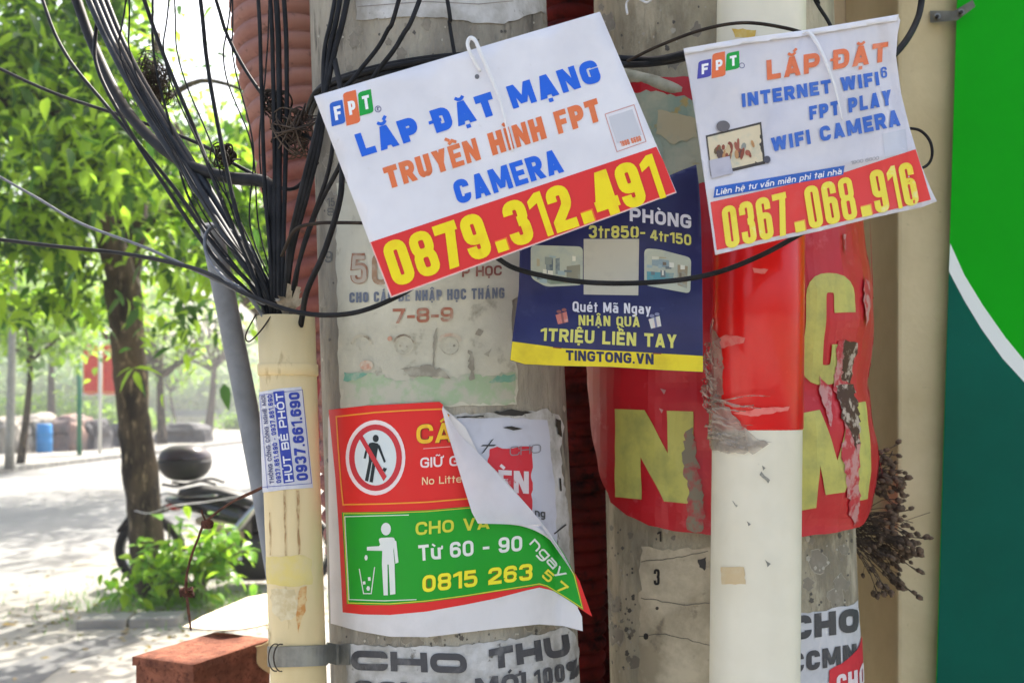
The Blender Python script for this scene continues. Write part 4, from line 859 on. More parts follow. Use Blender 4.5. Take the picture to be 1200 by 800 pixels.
# the corner that peels over: hinged along the diagonal, its free point hanging over the green panel
hinge = [(519, 475), (527, 491), (539, 509), (566, 536), (594, 567), (619, 593), (643, 622), (661, 650), (673, 673)]
free = [(518, 480), (524, 505), (536, 545), (546, 578), (553, 600), (560, 613), (600, 614), (632, 614), (650, 640)]
bm = bmesh.new(); rows = []
for i in range(len(hinge)):
    row = []
    for j in range(11):
        t = j / 10; px = hinge[i][0] + (free[i][0] - hinge[i][0]) * t; py = hinge[i][1] + (free[i][1] - hinge[i][1]) * t
        base = pl(min(px, 655), py, .0045)
        base = P(px, py, base.y + max(0, px - 655) * .0003)
        wdt = math.hypot(hinge[i][0] - free[i][0], hinge[i][1] - free[i][1]) / 100
        off = .004 + .014 * min(1, wdt) * math.sin(min(1, t * 1.6) * PI / 2) + .004 * t * t * min(1, wdt) + .0035 * noise.noise(Vector((px * .03, py * .03, 1)))
        if px > 575: off += .00018 * (px - 575) + .0000022 * (px - 575) ** 2
        row.append(bm.verts.new(P(px, py, base.y - off)))
    rows.append(row)
for i in range(len(rows) - 1):
    for j in range(10):
        f = bm.faces.new((rows[i][j], rows[i + 1][j], rows[i + 1][j + 1], rows[i][j + 1])); f.smooth = True
bmesh.ops.subdivide_edges(bm, edges=bm.edges[:], cuts=2, use_grid_fill=True, smooth=.6)
for f in bm.faces: f.smooth = True
bmesh.ops.recalc_face_normals(bm, faces=bm.faces[:])
tag(fin('peeled_corner', bm, M_pback, lp), 'white back of the peeled corner folded over')

# ---- rental notice at the bottom
rn = thing('rental_notice', pl(540, 780), 'torn white rental notice in heavy black letters below the litter poster', 'notice')
sheet('sheet', pl, [jag([(408, 754), (470, 757), (530, 757), (560, 752), (610, 747), (650, 738), (662, 734), (672, 742), (678, 756), (687, 774), (676, 783), (682, 800), (682, 880), (408, 880)], 6, 1.6)], M_dirty, rn, h=.0012, g=8, thick=.0003)
DK = ink('46464a', '#6c6b6c', 40, .55, .7)
text('CHO', [(413, 784), (548, 788), (546, 765), (413, 761)], .34, pl, .0022, DK, rn, gap=.14)
text('THU', [(573, 784), (668, 767), (664, 742), (572, 760)], .34, pl, .0022, DK, rn, gap=.14)
text('CCMN', [(415, 818), (530, 822), (530, 800), (415, 796)], .27, pl, .0022, DK, rn, gap=.14)
text('MỚI', [(558, 815), (616, 808), (615, 786), (556, 794)], .27, pl, .0022, DK, rn, gap=.14)
text('100%', [(626, 806), (680, 792), (678, 771), (624, 785)], .27, pl, .0022, DK, rn, gap=.14)
# stencilled marks on the bare edge of the pole
sm = thing('pole_marks', pl(392, 250), 'small dark stencilled marks on the left edge of the grey pole', 'markings')
for s, q in (('9', [(381, 308), (390, 308), (390, 294), (381, 294)]), ('8', [(384, 253), (392, 253), (392, 244), (384, 244)]), ('15', [(384, 242), (393, 242), (393, 232), (384, 232)])):
    text(s, q, .16, pl, .0006, ink('5a5a55', '#85827a', 120, .5), sm)

# ================================================================ RED BANNER ROUND THE RIGHT POLE
rb = Cone(686, 1010, 690, 1028, 1.236)
def s8(px, py, h=0):
    q = rb(px, py, h + .0015 + .0055 * math.sin(py * .036 + 1.2) * max(0, (px - 850) / 170) + .003 * noise.noise(Vector((px * .01, py * .03, 2)))); return q + Vector((0, -1, 0)) * (.006 * noise.noise(Vector((px * .03, py * .015, 5))) + .002 * noise.noise(Vector((px * .09, py * .02, 8))) + .002) 
M_rband = mat('faded_red_vinyl', '#c2202a', '#b81822', scale=7, rough=.4, c3='#cf5a60', scale3=26, lo3=.6, hi3=.74)
rbn = thing('red_banner', rb(850, 600), 'torn red banner with big yellow letters wrapped round the right pole', 'banner')
o8 = jag([(683, 428), (684, 300), (690, 92), (760, 92), (830, 92), (1000, 95), (1022, 270), (1030, 310), (1032, 450), (1036, 560), (1030, 600), (1012, 617), (980, 624), (945, 628), (880, 630), (830, 626), (790, 622), (760, 615), (735, 603), (716, 588), (705, 560), (697, 520), (688, 470)], 9, .8)
sheet('banner', s8, [o8], M_rband, rbn, h=0, g=8, thick=.0008)
ML = ink('c2bd62', '#aaa85c', 30, .45, .65)
text('N', [(722, 582), (815, 590), (812, 482), (722, 479)], .36, s8, .0012, ML, rbn, gap=.1, gy=True)
text('C', [(940, 452), (995, 450), (995, 320), (940, 321)], .22, s8, .0012, ML, rbn, gy=True)
text('M', [(936, 598), (1014, 584), (1014, 470), (936, 484)], .24, s8, .0012, ML, rbn, gy=True)
DIRT = ink('4a2a1c', '#b9a898', 60, .5, .56); SCR = ink('c08a86', '#b8323a', 60, .44, .54)
sheet('peeled_patch', s8, [jag([(979, 400), (990, 400), (999, 402), (997, 452), (1001, 500), (1000, 560), (1008, 610), (1003, 616), (994, 596), (987, 570), (980, 540), (983, 480), (978, 452)], 5, 2.4)], SCR, rbn, h=.0018, g=8)
sheet('peeled_patch', s8, [jag([(986, 398), (1001, 402), (999, 450), (988, 446)], 4, 2.2), jag([(980, 452), (1003, 450), (1003, 500), (996, 530), (990, 505), (980, 490)], 4, 2.5)], DIRT, rbn, h=.0022, g=8)
for p in ([(1008, 325), (1014, 330), (1012, 360), (1006, 385), (1004, 350)], [(988, 275), (991, 275), (990, 300)], [(960, 440), (975, 455), (968, 500), (962, 470)], [(775, 455), (782, 457), (780, 462)], [(774, 478), (779, 480), (777, 484)]): sheet('scratch', s8, [jag(p, 5, 1.2)], SCR, rbn, h=.0024, g=8)
sheet('worn_edge', s8, [jag([(804, 505), (812, 500), (818, 540), (826, 600), (822, 622), (806, 620), (806, 570), (800, 540)], 4, 2.4)], ink('837a64', '#b03a3c', 45, .45, .6), rbn, h=.0022, g=8)
# second layer of old posters between the adverts
op = thing('old_posters', pr(780, 150), 'layered faded yellowish posters on the right pole between the two adverts', 'poster')
sheet('sheet', s8, [jag([(728, 112), (770, 108), (835, 124), (835, 215), (780, 214), (740, 214)], 6, 2)], mat('layered_print', '#b5b398', '#8fa08c', scale=16, rough=.8, c3='#b39c62', scale3=24, lo3=.56, hi3=.6), op, h=.0012, g=8, thick=.0004)
sheet('torn_layer', s8, [jag([(772, 130), (815, 140), (818, 162), (790, 170), (770, 158)], 5, 2)], ink('bfb08a', '#a8ab90', 40), op, h=.0022, g=8)
sheet('torn_layer', s8, [jag([(745, 150), (775, 165), (780, 200), (752, 196)], 5, 2)], ink('a3ae98', '#b8b69c', 40), op, h=.0024, g=8)
bm = bmesh.new(); tube(bm, [pr(690, 80, .01), pr(732, 92, .02), pr(762, 98, .022), pr(800, 112, .022), pr(840, 124, .012)], [.006, .0095, .008, .009, .006], 10)
tag(fin('paper_roll', bm, mat('cream_roll', '#b8b39c', '#9a957e', scale=40, rough=.6)), 'dirty cream rolled strip slanting behind the thin banner', 'paper roll')
bm = bmesh.new(); q = [pr(x, y, .004) for x, y in ((724, 66), (723, 54), (730, 48), (738, 52), (744, 55), (750, 51))]; tube(bm, [p + Vector((0, -.12, 0)) for p in q], .0014, 6)
tag(fin('ribbon_end', bm, M_tie), 'curled white ribbon end right of the tilted board top', 'ribbon')
# papers low on the right pole
lpp = thing('torn_paper', pr(780, 720), 'brownish paper remnants with a 3 low on the right pole', 'paper')
sheet('sheet', pr, [jag([(752, 640), (790, 645), (836, 640), (836, 800), (836, 880), (748, 880), (750, 760)], 7, 2.5)], M_oldpaper, lpp, h=.0010, g=8, thick=.0003)
tag(sheet('paper_edge', pr, line(jag([(752, 700), (800, 708), (832, 706)], 6, 1, False), .9) + line(jag([(750, 745), (780, 742), (832, 755)], 6, 1, False), .9) + line(jag([(752, 658), (800, 652), (830, 645)], 6, 1, False), .9), ink('6e675a'), lpp, h=.0016, g=8), kind='stuff')
text('3', [(767, 685), (774, 685), (774, 666), (767, 666)], .18, pr, .0018, ink('2c2a28'), lpp)
text('1', [(771, 634), (776, 634), (776, 622), (771, 622)], .2, pr, .0018, ink('3a3632'), lpp)
sheet('dark_spot', pr, [jag(ell(771, 712, 2, 2, 8), 2, .6), jag(ell(758, 745, 3, 4, 8), 2, 1), jag([(818, 655), (828, 652), (826, 668), (820, 664)], 3, 1)], ink('3a3632'), lpp, h=.0018, g=8)
rn2 = thing('rental_notice', pr(975, 760), 'white rental notice with a red patch low on the right pole beside the white pipe', 'notice')
sheet('sheet', pr, [jag([(925, 718), (960, 716), (1007, 706), (1012, 740), (1016, 880), (925, 880)], 7, 1.2)], ink('c9c9cc', '#b5b5b8', 22), rn2, h=.0012, g=8, thick=.0003)
text('CHO', [(925, 750), (1007, 739), (1006, 711), (925, 722)], .3, pr, .0020, DK, rn2, gap=.12)
text('CCMN', [(925, 789), (1003, 775), (1002, 753), (925, 765)], .27, pr, .0020, DK, rn2, gap=.12)
sheet('red_patch', pr, [jag([(970, 784), (990, 772), (1012, 752), (1018, 752), (1018, 880), (972, 880)], 7, 1)], ink('d02838'), rn2, h=.0026, g=8)
text('CHO', [(978, 812), (1016, 806), (1015, 780), (978, 790)], .2, pr, .0032, ink('e8d8da'), rn2)

# ================================================================ RED BAND AND FILM ON THE WHITE PIPE
M_rtape = mat('glossy_red_tape', '#e0120c', '#d60e0a', scale=8, rough=.28, coat=.3, c3='#e6453c', scale3=60, lo3=.68, hi3=.76)
z0, z1 = ZC - (505 - HZ) / F * .92, ZC - (180 - HZ) / F * .92
ringband('red_band', pv, z0, z1, .0012, M_rtape, wp, 48)
pvt = lambda x, y, h=0: pv(x, y, h + .0016)
sheet('tape', pv, [jag([(845, 664), (872, 664), (874, 684), (846, 684)], 4, .8)], ink('cbb48c', '#d0c09c', 50), wp, h=.0006, g=5)
sheet('yellow_tape', pv, [jag([(858, 34), (886, 36), (884, 46), (862, 44)], 4, 1.2)], ink('d2ac4c', '#d8c078', 60), wp, h=.0008, g=5)
sheet('scuff', pv, [jag(p, 3, .8) for p in ([(892, 552), (902, 562), (900, 566), (890, 556)], [(858, 586), (865, 592), (863, 594)], [(896, 655), (903, 660), (899, 664)], [(875, 610), (880, 614), (877, 616)], [(893, 545), (897, 548), (894, 551)])], ink('86847a', '#b4b2a4', 120), wp, h=.0008, g=5)
sheet('tape_residue', pvt, [jag(p, 4, 1) for p in ([(882, 314), (900, 316), (896, 321), (884, 320)], [(838, 400), (852, 392), (874, 396), (872, 402), (846, 408)], [(860, 484), (890, 478), (924, 476), (922, 481), (880, 488)])], ink('e47a70', '#e0453c', 80), wp, h=.0004, g=5)
film = thing('plastic_film', pv(832, 480, .01), 'shredded clear plastic film hanging on the left side of the glossy red band', 'plastic film')
random.seed(21)
for k in range(44):
    bm = bmesh.new(); y = 405 + k * 2.6 + random.uniform(-6, 6); x = 829 + random.uniform(-3, 9); ln = random.uniform(10, 34) * (1.9 if k > 22 else .8); up = random.uniform(-7, 12) + (6 if k > 24 else 0); w = random.uniform(.6, 2.2)
    if k < 24: ln *= .45; up = random.uniform(14, 34); x -= 1
    pts = [(x, y, .003), (x + ln * .3, y + up * .2 - random.uniform(0, 5), random.uniform(.006, .013)), (x + ln * .65, y + up * .7 + random.uniform(-4, 4), random.uniform(.004, .011)), (x + ln, y + up, .0035)]
    q = smoothpath([Vector(p) for p in pts], 5); pr_ = None
    for i, p in enumerate(q):
        ww = w * (1 - .75 * i / len(q)) * (1 + .4 * math.sin(i * 2.1 + k)); a = bm.verts.new(pv(p.x, p.y - ww, p.z)); b = bm.verts.new(pv(p.x, p.y + ww, p.z + .002 * math.sin(i * 1.7)))
        if pr_: bm.faces.new((pr_[0], pr_[1], b, a)).smooth = True
        pr_ = (a, b)
    fin('film_strip', bm, M_film, film)
sheet('film_sheet', lambda x, y, h=0: pv(x, y, .003 + .0022 * noise.noise(Vector((x * .12, y * .05, 2))) + h), [jag([(827, 380), (838, 372), (850, 420), (848, 470), (870, 500), (900, 520), (882, 532), (850, 530), (827, 524)], 5, 3)],
      M_film, film, g=4)
sheet('dirt_ring', pv, [jag([(829, 508), (850, 512), (880, 514), (905, 518), (880, 526), (850, 528), (829, 524)], 4, 3)], ink('8f867a', '#b9b3a4', 90, .45, .6), wp, h=.0009, g=5)

# ================================================================ STICKER ON THE CREAM PIPE
st = thing('sticker', pc(335, 570), 'white and blue phone number sticker on the cream pipe', 'sticker')
sheet('sheet', pc, [[(303.5, 459.5), (328, 455), (352.5, 453), (359, 500), (366, 571), (336, 573), (308, 577)]], ink('cfcfd6', '#bfc0cc', 40), st, h=.0012, g=5, thick=.0003)
SB = ink('2c3fa0', '#4354a8', 80)
sheet('blue_strip', pc, [[(321, 459), (333, 457.5), (345, 564), (333, 566)]], SB, st, h=.0018, g=5)
text('0937.661.690', [(360.5, 562), (350, 459), (338, 460), (347.5, 563)], .24, pc, .0018, SB, st, gap=.1, g=5)
text('HÚT BỂ PHỐT', [(343.5, 563), (332, 460), (324, 461), (335, 564)], .2, pc, .0024, ink('dfe0ea'), st, gap=.16, g=5)
text('0937.661.690 - 0937.661.690', [(330.5, 565), (320, 462), (314.5, 463), (325, 566)], .22, pc, .0018, SB, st, gap=.14, g=5)
text('THÔNG CỐNG CÔNG NGHỆ MỚI', [(322.5, 566), (312, 463), (308, 463.5), (317.5, 566.5)], .2, pc, .0018, ink('4a4f78'), st, gap=.14, g=5)
sheet('thin_rule', pc, line([(315, 572), (306, 463)], .5) + line([(307, 571), (313, 570), (364, 566)], .6) + line([(304.5, 463), (353.5, 456.5), (364, 566)], .6), SB, st, h=.0018, g=5)
bm = bmesh.new()
for k in range(2):
    q = smoothpath([P(367, 430 + k * 55, 1.0), P(371, 445 + k * 55, .995), P(369, 470 + k * 50, 1.0), P(372, 492 + k * 48, 1.0)], 5); pv_ = None
    for i, c in enumerate(q):
        e = (bm.verts.new(c + Vector((-.004, 0, 0))), bm.verts.new(c + Vector((.004, .004 * math.sin(i), 0))))
        if pv_: bm.faces.new((pv_[0], pv_[1], e[1], e[0])).smooth = True
        pv_ = e
tag(fin('red_ribbon', bm, ink('c9656a', '#bb8888', 60)) , 'faded red plastic strip caught between the cream pipe and the grey pole', 'ribbon')

# ================================================================ RUSTY BOX, SHEET, WIRE (left foreground)
random.seed(5)
bx = thing('rusty_box', P(235, 790, 1.5), 'rusted iron box with a peeling cream corner beside the cream pipe', 'box')
YB = 1.5
A, B, C = P(155, 770, 1.50), P(226, 780, 1.43), P(330, 741, 1.55)
z = (A.z + B.z + C.z) / 3
def onz(px, py, z): Y = (ZC - z) * F / (py - HZ); return P(px, py, Y)
zt_ = ZC - (778 - HZ) / F * 1.42
a, b_, c = onz(155, 769, zt_), onz(226, 779, zt_), onz(320, 748, zt_)
d = a + (c - b_); d = onz(222, 736, zt_) if False else a + (c - b_)
bm = bmesh.new(); vt = [a, b_, c, d]
n = 10
def lid(u, v): return a * (1 - u) * (1 - v) + b_ * u * (1 - v) + c * u * v + d * (1 - u) * v
grid = [[bm.verts.new(lid(i / n, j / n) + Vector((0, 0, .0012 * noise.noise(Vector((i * .9, j * .9, 0)))))) for j in range(n + 1)] for i in range(n + 1)]
for i in range(n):
    for j in range(n): bm.faces.new((grid[i][j], grid[i + 1][j], grid[i + 1][j + 1], grid[i][j + 1])).smooth = True
rim = [grid[i][0] for i in range(n)] + [grid[n][j] for j in range(n)] + [grid[i][n] for i in range(n, 0, -1)] + [grid[0][j] for j in range(n, 0, -1)]
ctr = (a + c) / 2
low = [bm.verts.new(v.co + Vector((0, 0, -.014 + .002 * noise.noise(v.co * 60)))) for v in rim]
inn = [bm.verts.new(v.co + (ctr - v.co).normalized() * .004 + Vector((0, 0, -.014))) for v in rim]
for i in range(len(rim)):
    j = (i + 1) % len(rim); bm.faces.new((rim[i], low[i], low[j], rim[j])); bm.faces.new((low[i], inn[i], inn[j], low[j]))
bmesh.ops.recalc_face_normals(bm, faces=bm.faces[:]); fin('lid', bm, M_rust, bx)
bm = bmesh.new(); q = [p + (ctr - p).normalized() * .006 for p in vt]
tp = [bm.verts.new(p - Vector((0, 0, .006))) for p in q]; bt = [bm.verts.new(p - Vector((0, 0, .5))) for p in q]
for i in range(4): bm.faces.new((tp[i], tp[(i + 1) % 4], bt[(i + 1) % 4], bt[i]))
bm.faces.new(tp); bm.faces.new(bt); bmesh.ops.recalc_face_normals(bm, faces=bm.faces[:])
bmesh.ops.subdivide_edges(bm, edges=bm.edges[:], cuts=3, use_grid_fill=True); fin('case', bm, M_rust, bx)
f_ = plane((226, 779, b_.y - .002), (320, 748, c.y - .003), (226, 860, b_.y - .002))
sheet('peeling_paint', f_, [jag([(300, 757), (316, 749), (330, 748), (330, 790), (312, 786), (304, 780), (301, 770)], 4, 1.6)], ink('c9b98f', '#b8a47a', 60), bx, h=.001, g=0, thick=.001)
bm = bmesh.new(); tri = [(214, 735), (238, 722), (262, 712), (290, 700), (335, 692), (360, 735), (316, 731), (300, 735), (282, 738), (262, 739), (240, 738)]
vs = [bm.verts.new(onz(x, y, zt_ + .012 + .002 * math.sin(x * .1))) for x, y in tri]; bm.faces.new(vs); bmesh.ops.triangulate(bm, faces=bm.faces[:]); bmesh.ops.solidify(bm, geom=bm.faces[:], thickness=.002)
tag(fin('metal_sheet', bm, mat('cream_sheet', '#d8cdb4', '#c0b294', scale=12, rough=.7, bump=.1)), 'cream curled metal sheet lying on the back of the rusted box', 'metal sheet')
M_rw = mat('rusty_wire', '#45291f', '#6b4335', scale=90, rough=.95, bump=.5)
bm = bmesh.new()
wp_ = [P(330, 560, 1.0), P(300, 573, 1.02), P(270, 590, 1.05), P(243, 612, 1.08), P(232, 632, 1.1), P(222, 655, 1.12), P(218, 685, 1.15), P(220, 708, 1.2), P(222, 735, 1.3)]
wp_ = [p + Vector((random.uniform(-.002, .002), 0, random.uniform(-.002, .002))) for p in wp_]; tube(bm, wp_, .0016, 7); tube(bm, [p + Vector((.002 * math.sin(i * 2.4), 0, .002 * math.cos(i * 2))) for i, p in enumerate(wp_)], .0011, 6)
for (x, y, Y, r) in ((243, 614, 1.08, .006), (219, 694, 1.17, .008)):
    for k in range(7):
        p = P(x, y, Y); r2 = r * random.uniform(.7, 1.2)
        tube(bm, [p + Vector((r2 * math.cos(t), r2 * .8 * math.sin(t), random.uniform(-.8, .8) * r)) for t in [i * .9 + k for i in range(6)]], .0014, 5, 3)
tube(bm, [P(243, 614, 1.08), P(238, 604, 1.08), P(236, 597, 1.08)], .0012, 5)
tag(fin('rusty_wire', bm, M_rw), 'knotted rusty wire running from the cream pipe down to the rusted box', 'wire')

# ================================================================ DRIED FLOWERS
def dried(name, c, n, dirv, spread, ln, label):
    t = thing(name, c, label, 'dried flowers', 'dried flower bunches by the red banner')
    st_, hd = bmesh.new(), []
    for k in range(n):
        d = (Vector(dirv) + Vector((random.gauss(0, spread), random.gauss(0, spread * .5), random.gauss(0, spread)))).normalized(); l = ln * random.uniform(.45, 1)
        p0 = Vector(c) + Vector((random.uniform(-.008, .008), random.uniform(-.01, .01), random.uniform(-.02, .02)))
        p1 = p0 + d * l * .55 + Vector((0, 0, random.uniform(-.004, .006))); p2 = p0 + d * l + Vector((0, 0, -l * random.uniform(0, .25)))
        tube(st_, [p0, p1, p2], .0006, 4, 4, cap=False)
        for q in range(random.randint(1, 3)):
            e = p2 + Vector((random.gauss(0, .004), random.gauss(0, .004), random.gauss(0, .004))); tube(st_, [p1.lerp(p2, .6), e], .0004, 3, 2, cap=False); hd.append((e, (e - p1).normalized()))
    o = fin('stalks', st_, mat('dry_stalk', '#5d4f42', '#3f352c', scale=80, rough=.95), t); tag(o, kind='stuff')
    bm = bmesh.new(); blob(bm, (0, 0, 0), .0032, 1, (1, 1, 1.5), .5); hm = bmesh.new()
    me = bpy.data.meshes.new('seed_head'); bm.to_mesh(me); bm.free(); me.materials.append(mat('dry_seed_head', '#75614e', '#4e4034', scale=120, rough=.95, bump=.6))
    for e, dd in hd:
        o = link('seed_head', me, t); o.location = e - Vector(c); o.rotation_euler = dd.to_track_quat('Z', 'Y').to_euler(); k = random.uniform(.75, 1.35); o.scale = (k, k, k)
dried('dried_flowers', P(1000, 556, 1.2), 46, (1, -.15, .0), .28, .07, 'upper bunch of dried brown seed heads sticking out right of the red banner')
dried('dried_flowers', P(992, 620, 1.2), 95, (1, -.15, -.28), .38, .10, 'lower fuller bunch of dried brown seed heads below the red banner edge')
bm = bmesh.new(); tube(bm, [P(1020, 550, 1.2), P(1040, 538, 1.19), P(1046, 528, 1.19)], .0007, 4); tube(bm, [P(1060, 610, 1.2), P(1090, 600, 1.19)], .0004, 4)
tag(fin('stray_stalk', bm, MATS['dry_stalk']), 'two thin stray stalks rising from the dried flowers', 'stalk')

# ================================================================ TREES
def leaf_mesh(name, L, Wd, m, fold=.25, droop=.3, seg=4):
    bm = bmesh.new(); c, l, r = [], [], []
    for i in range(seg + 1):
        t = i / seg; w = Wd / 2 * math.sin(PI * min(1, t ** .75)) ; x = L * t; z = -droop * L * t * t
        c.append(bm.verts.new((x, 0, z))); l.append(bm.verts.new((x, w, z + fold * w))); r.append(bm.verts.new((x, -w, z + fold * w)))
    for i in range(seg):
        for a_, b2 in ((c, l), (r, c)):
            try: bm.faces.new((a_[i], a_[i + 1], b2[i + 1], b2[i])).smooth = True
            except ValueError: pass
    bmesh.ops.remove_doubles(bm, verts=bm.verts[:], dist=1e-5)
    me = bpy.data.meshes.new(name); bm.to_mesh(me); bm.free(); me.materials.append(m); return me
def leafcloud(name, pts, size, mats, parent, quad=False, kind='stuff', aspect=.42):
    """many leaf-shaped faces at given places: one mesh"""
    V, Fc, mi = [], [], []
    for (p, s) in pts:
        a_ = random.uniform(0, 2 * PI); el = random.uniform(-1.1, .35)
        d = Vector((math.cos(a_) * math.cos(el), math.sin(a_) * math.cos(el), math.sin(el))); side = d.cross(Vector((random.gauss(0, .4), random.gauss(0, .4), 1))).normalized()
        up = side.cross(d); L = size * s * random.uniform(.7, 1.25); w = L * aspect * .5; i0 = len(V)
        for q in (p, p + d * L * .3 + side * w + up * w * .25, p + d * L * .7 + side * w * .8 + up * w * .2 - Vector((0, 0, L * .08)), p + d * L - Vector((0, 0, L * .25)),
                  p + d * L * .7 - side * w * .8 + up * w * .2 - Vector((0, 0, L * .08)), p + d * L * .3 - side * w + up * w * .25, p + d * L * .5 - Vector((0, 0, L * .05))): V.append(q)
        Fc += [(i0, i0 + 1, i0 + 6), (i0 + 1, i0 + 2, i0 + 6), (i0 + 2, i0 + 3, i0 + 6), (i0 + 3, i0 + 4, i0 + 6), (i0 + 4, i0 + 5, i0 + 6), (i0 + 5, i0, i0 + 6)]
        k = 0 if random.random() < .45 else min(1, len(mats) - 1); mi += [k] * 6
    off = rootloc(parent); me = bpy.data.meshes.new(name); me.from_pydata([v - off for v in V], [], Fc)
    for m in mats: me.materials.append(m)
    me.polygons.foreach_set('material_index', mi); me.polygons.foreach_set('use_smooth', [True] * len(Fc))
    o = link(name, me, parent); return tag(o, kind=kind)
def branchset(bm, a_, b2, r0, r1, wob=.1, n=5):
    pts = [a_.lerp(b2, i / n) + (Vector((random.gauss(0, wob), random.gauss(0, wob), random.gauss(0, wob * .5))) if 0 < i < n else Vector()) for i in range(n + 1)]
    tube(bm, pts, [r0, r1], 8, 4); return pts
random.seed(11)
nt = thing('street_tree', onz(195, 700, 0), 'big leafy street tree with a dark leaning trunk beside the parked motorcycle', 'tree')
bm = bmesh.new()
tube(bm, [onz(184, 712, -.1), P(179, 690, 6.85), P(171, 610, 6.8), P(161, 520, 6.8), P(153, 450, 6.75), P(148, 390, 6.7), P(145, 330, 6.7)], [.17, .14, .13, .128, .125, .122, .125, .14], 18, 6)
for v in bm.verts:
    k = noise.noise(v.co * 3.1) * .02 + noise.noise(v.co * 11) * .012; v.co.x += k; v.co.y += k
limbs = [([P(148, 340, 6.7), P(128, 280, 6.5), P(105, 225, 6.2), P(70, 150, 5.9), P(20, 60, 5.6)], .12, .04), ([P(147, 335, 6.7), P(160, 270, 6.8), P(165, 210, 7.0), P(175, 130, 7.3), P(185, 40, 7.6)], .10, .03),
         ([P(150, 350, 6.7), P(142, 260, 6.9), P(130, 180, 7.2), P(120, 60, 7.5), P(110, -60, 7.8)], .11, .05), ([P(165, 270, 6.8), P(215, 235, 7.0), P(262, 222, 7.4), P(310, 190, 7.8)], .05, .02),
         ([P(110, 240, 6.3), P(50, 235, 6.3), P(-40, 260, 6.3)], .05, .02), ([P(175, 130, 7.3), P(235, 95, 7.2), P(300, 110, 7.0)], .035, .012), ([P(70, 150, 5.9), P(0, 120, 5.5), P(-80, 110, 5.2)], .05, .02)]
fin('trunk', bm, M_bark, nt)
for pts, r0, r1 in limbs:
    bm = bmesh.new(); tube(bm, pts, [r0, r1], 8, 5); fin('limb', bm, M_bark, nt)
# crown: clumps of leaves round the limbs, thin where the sky shows through
CL = []
for _ in range(150):
    px, py, Y = random.uniform(-120, 330), random.uniform(-160, 400), random.uniform(5.0, 9.0)
    sky_gap = ((px - 232) / 62) ** 2 + ((py - 40) / 115) ** 2 < 1
    if sky_gap and random.random() < .93: continue
    if px > 215 and py < 205 and random.random() < .5: continue
    if py > 330 and 150 < px: 
        if random.random() < .6: continue
    CL.append((P(px, py, Y), random.uniform(.22, .5)))
for px, py, Y, r in ((215, 190, 6.5, .3), (250, 230, 6.4, .35), (290, 160, 6.6, .22), (285, 250, 6.3, .3), (240, 310, 6.4, .3), (310, 300, 6.5, .3), (205, 280, 6.2, .28), (190, 330, 6.2, .22), (20, 40, 5.2, .4), (60, 150, 5.3, .4),
                     (30, 220, 5.5, .4), (90, 200, 5.8, .35), (30, 300, 6, .4), (90, 330, 6.4, .35), (130, 100, 6.5, .4), (60, 360, 6.5, .3), (100, 20, 6.2, .4), (60, 100, 6.0, .4), (10, 130, 6, .4), (140, 400, 6.2, .18), (185, 385, 6.0, .14)):
    CL.append((P(px, py, Y), r))
pts = []
for c, r in CL:
    for _ in range(int(210 * (r / .35) ** 2)):
        d = Vector((random.gauss(0, 1), random.gauss(0, 1), random.gauss(0, .75))) * r * .55
        pts.append((c + d, 1))
# single leaves nearest the camera are parts of their own, the rest is one mass
LM = [leaf_mesh('leaf', .17, .062, M_leaf2), leaf_mesh('leaf', .19, .07, M_leaf), leaf_mesh('leaf', .15, .05, M_leaf2, droop=.5)]
pts.sort(key=lambda t: t[0].y)
def onview(p): x = 600 + p.x / p.y * F; y = HZ - (p.z - ZC) / p.y * F; return 0 < x < 330 and 0 < y < 480
near, rest = [], []
for p in pts:
    q = p[0]; x = 600 + q.x / q.y * F; y = HZ - (q.z - ZC) / q.y * F
    if ((x - 236) / 58) ** 2 + ((y - 50) / 125) ** 2 < 1 and random.random() < .93: continue
    if y > 372 + 22 * noise.noise(Vector((x * .03, 0, 0))) and x < 150: continue
    if 100 < x < 188 and 235 < y < 430 and q.y < 7.3 and random.random() < .85: continue
    if 165 < x < 315 and y > 325 and random.random() < .82: continue
    if noise.noise(q * 1.5) > .16: continue
    (near if len(near) < 290 and onview(q) else rest).append(p)
for p, s in near:
    o = link('leaf', random.choice(LM), nt); o.location = p - rootloc(nt); o.rotation_euler = (random.uniform(-.5, .5), random.uniform(-.2, 1.2), random.uniform(0, 6.28)); k = random.uniform(.55, 1.0); o.scale = (k, k, k)
leafcloud('foliage', rest, .125, [M_leaf, M_leaf2], nt)

# shrub at the trunk's foot
sh = thing('shrub', onz(220, 706, 0), 'bright green leafy shrub growing at the foot of the street tree', 'shrub')
bm = bmesh.new(); SP = []
for k in range(17):
    tx = random.uniform(160, 286); b0 = onz(random.uniform(190, 245), random.uniform(698, 712), 0); t1 = P(tx, max(random.uniform(592, 680), 600 + (abs(tx - 215) - 20) * .9), random.uniform(6.0, 6.7))
    p = smoothpath([b0, b0.lerp(t1, .5) + Vector((random.uniform(-.1, .1), 0, .08)), t1], 5); tube(bm, [b0, b0.lerp(t1, .5) + Vector((0, 0, .06)), t1], .008, 5, 4)
    SP += p[4:]
for k in range(9): SP.append(P(150 + random.uniform(-12, 18), 690 + random.uniform(-22, 10), 6.2))
tag(fin('stems', bm, mat('green_stem', '#5b6b3a', '#4a4c30', scale=20, rough=.8), sh), kind='stuff')
SL = [leaf_mesh('leaf', .13, .065, M_leaf3), leaf_mesh('leaf', .15, .075, M_leaf3, droop=.15), leaf_mesh('leaf', .12, .06, M_leaf2)]
cnt = 0
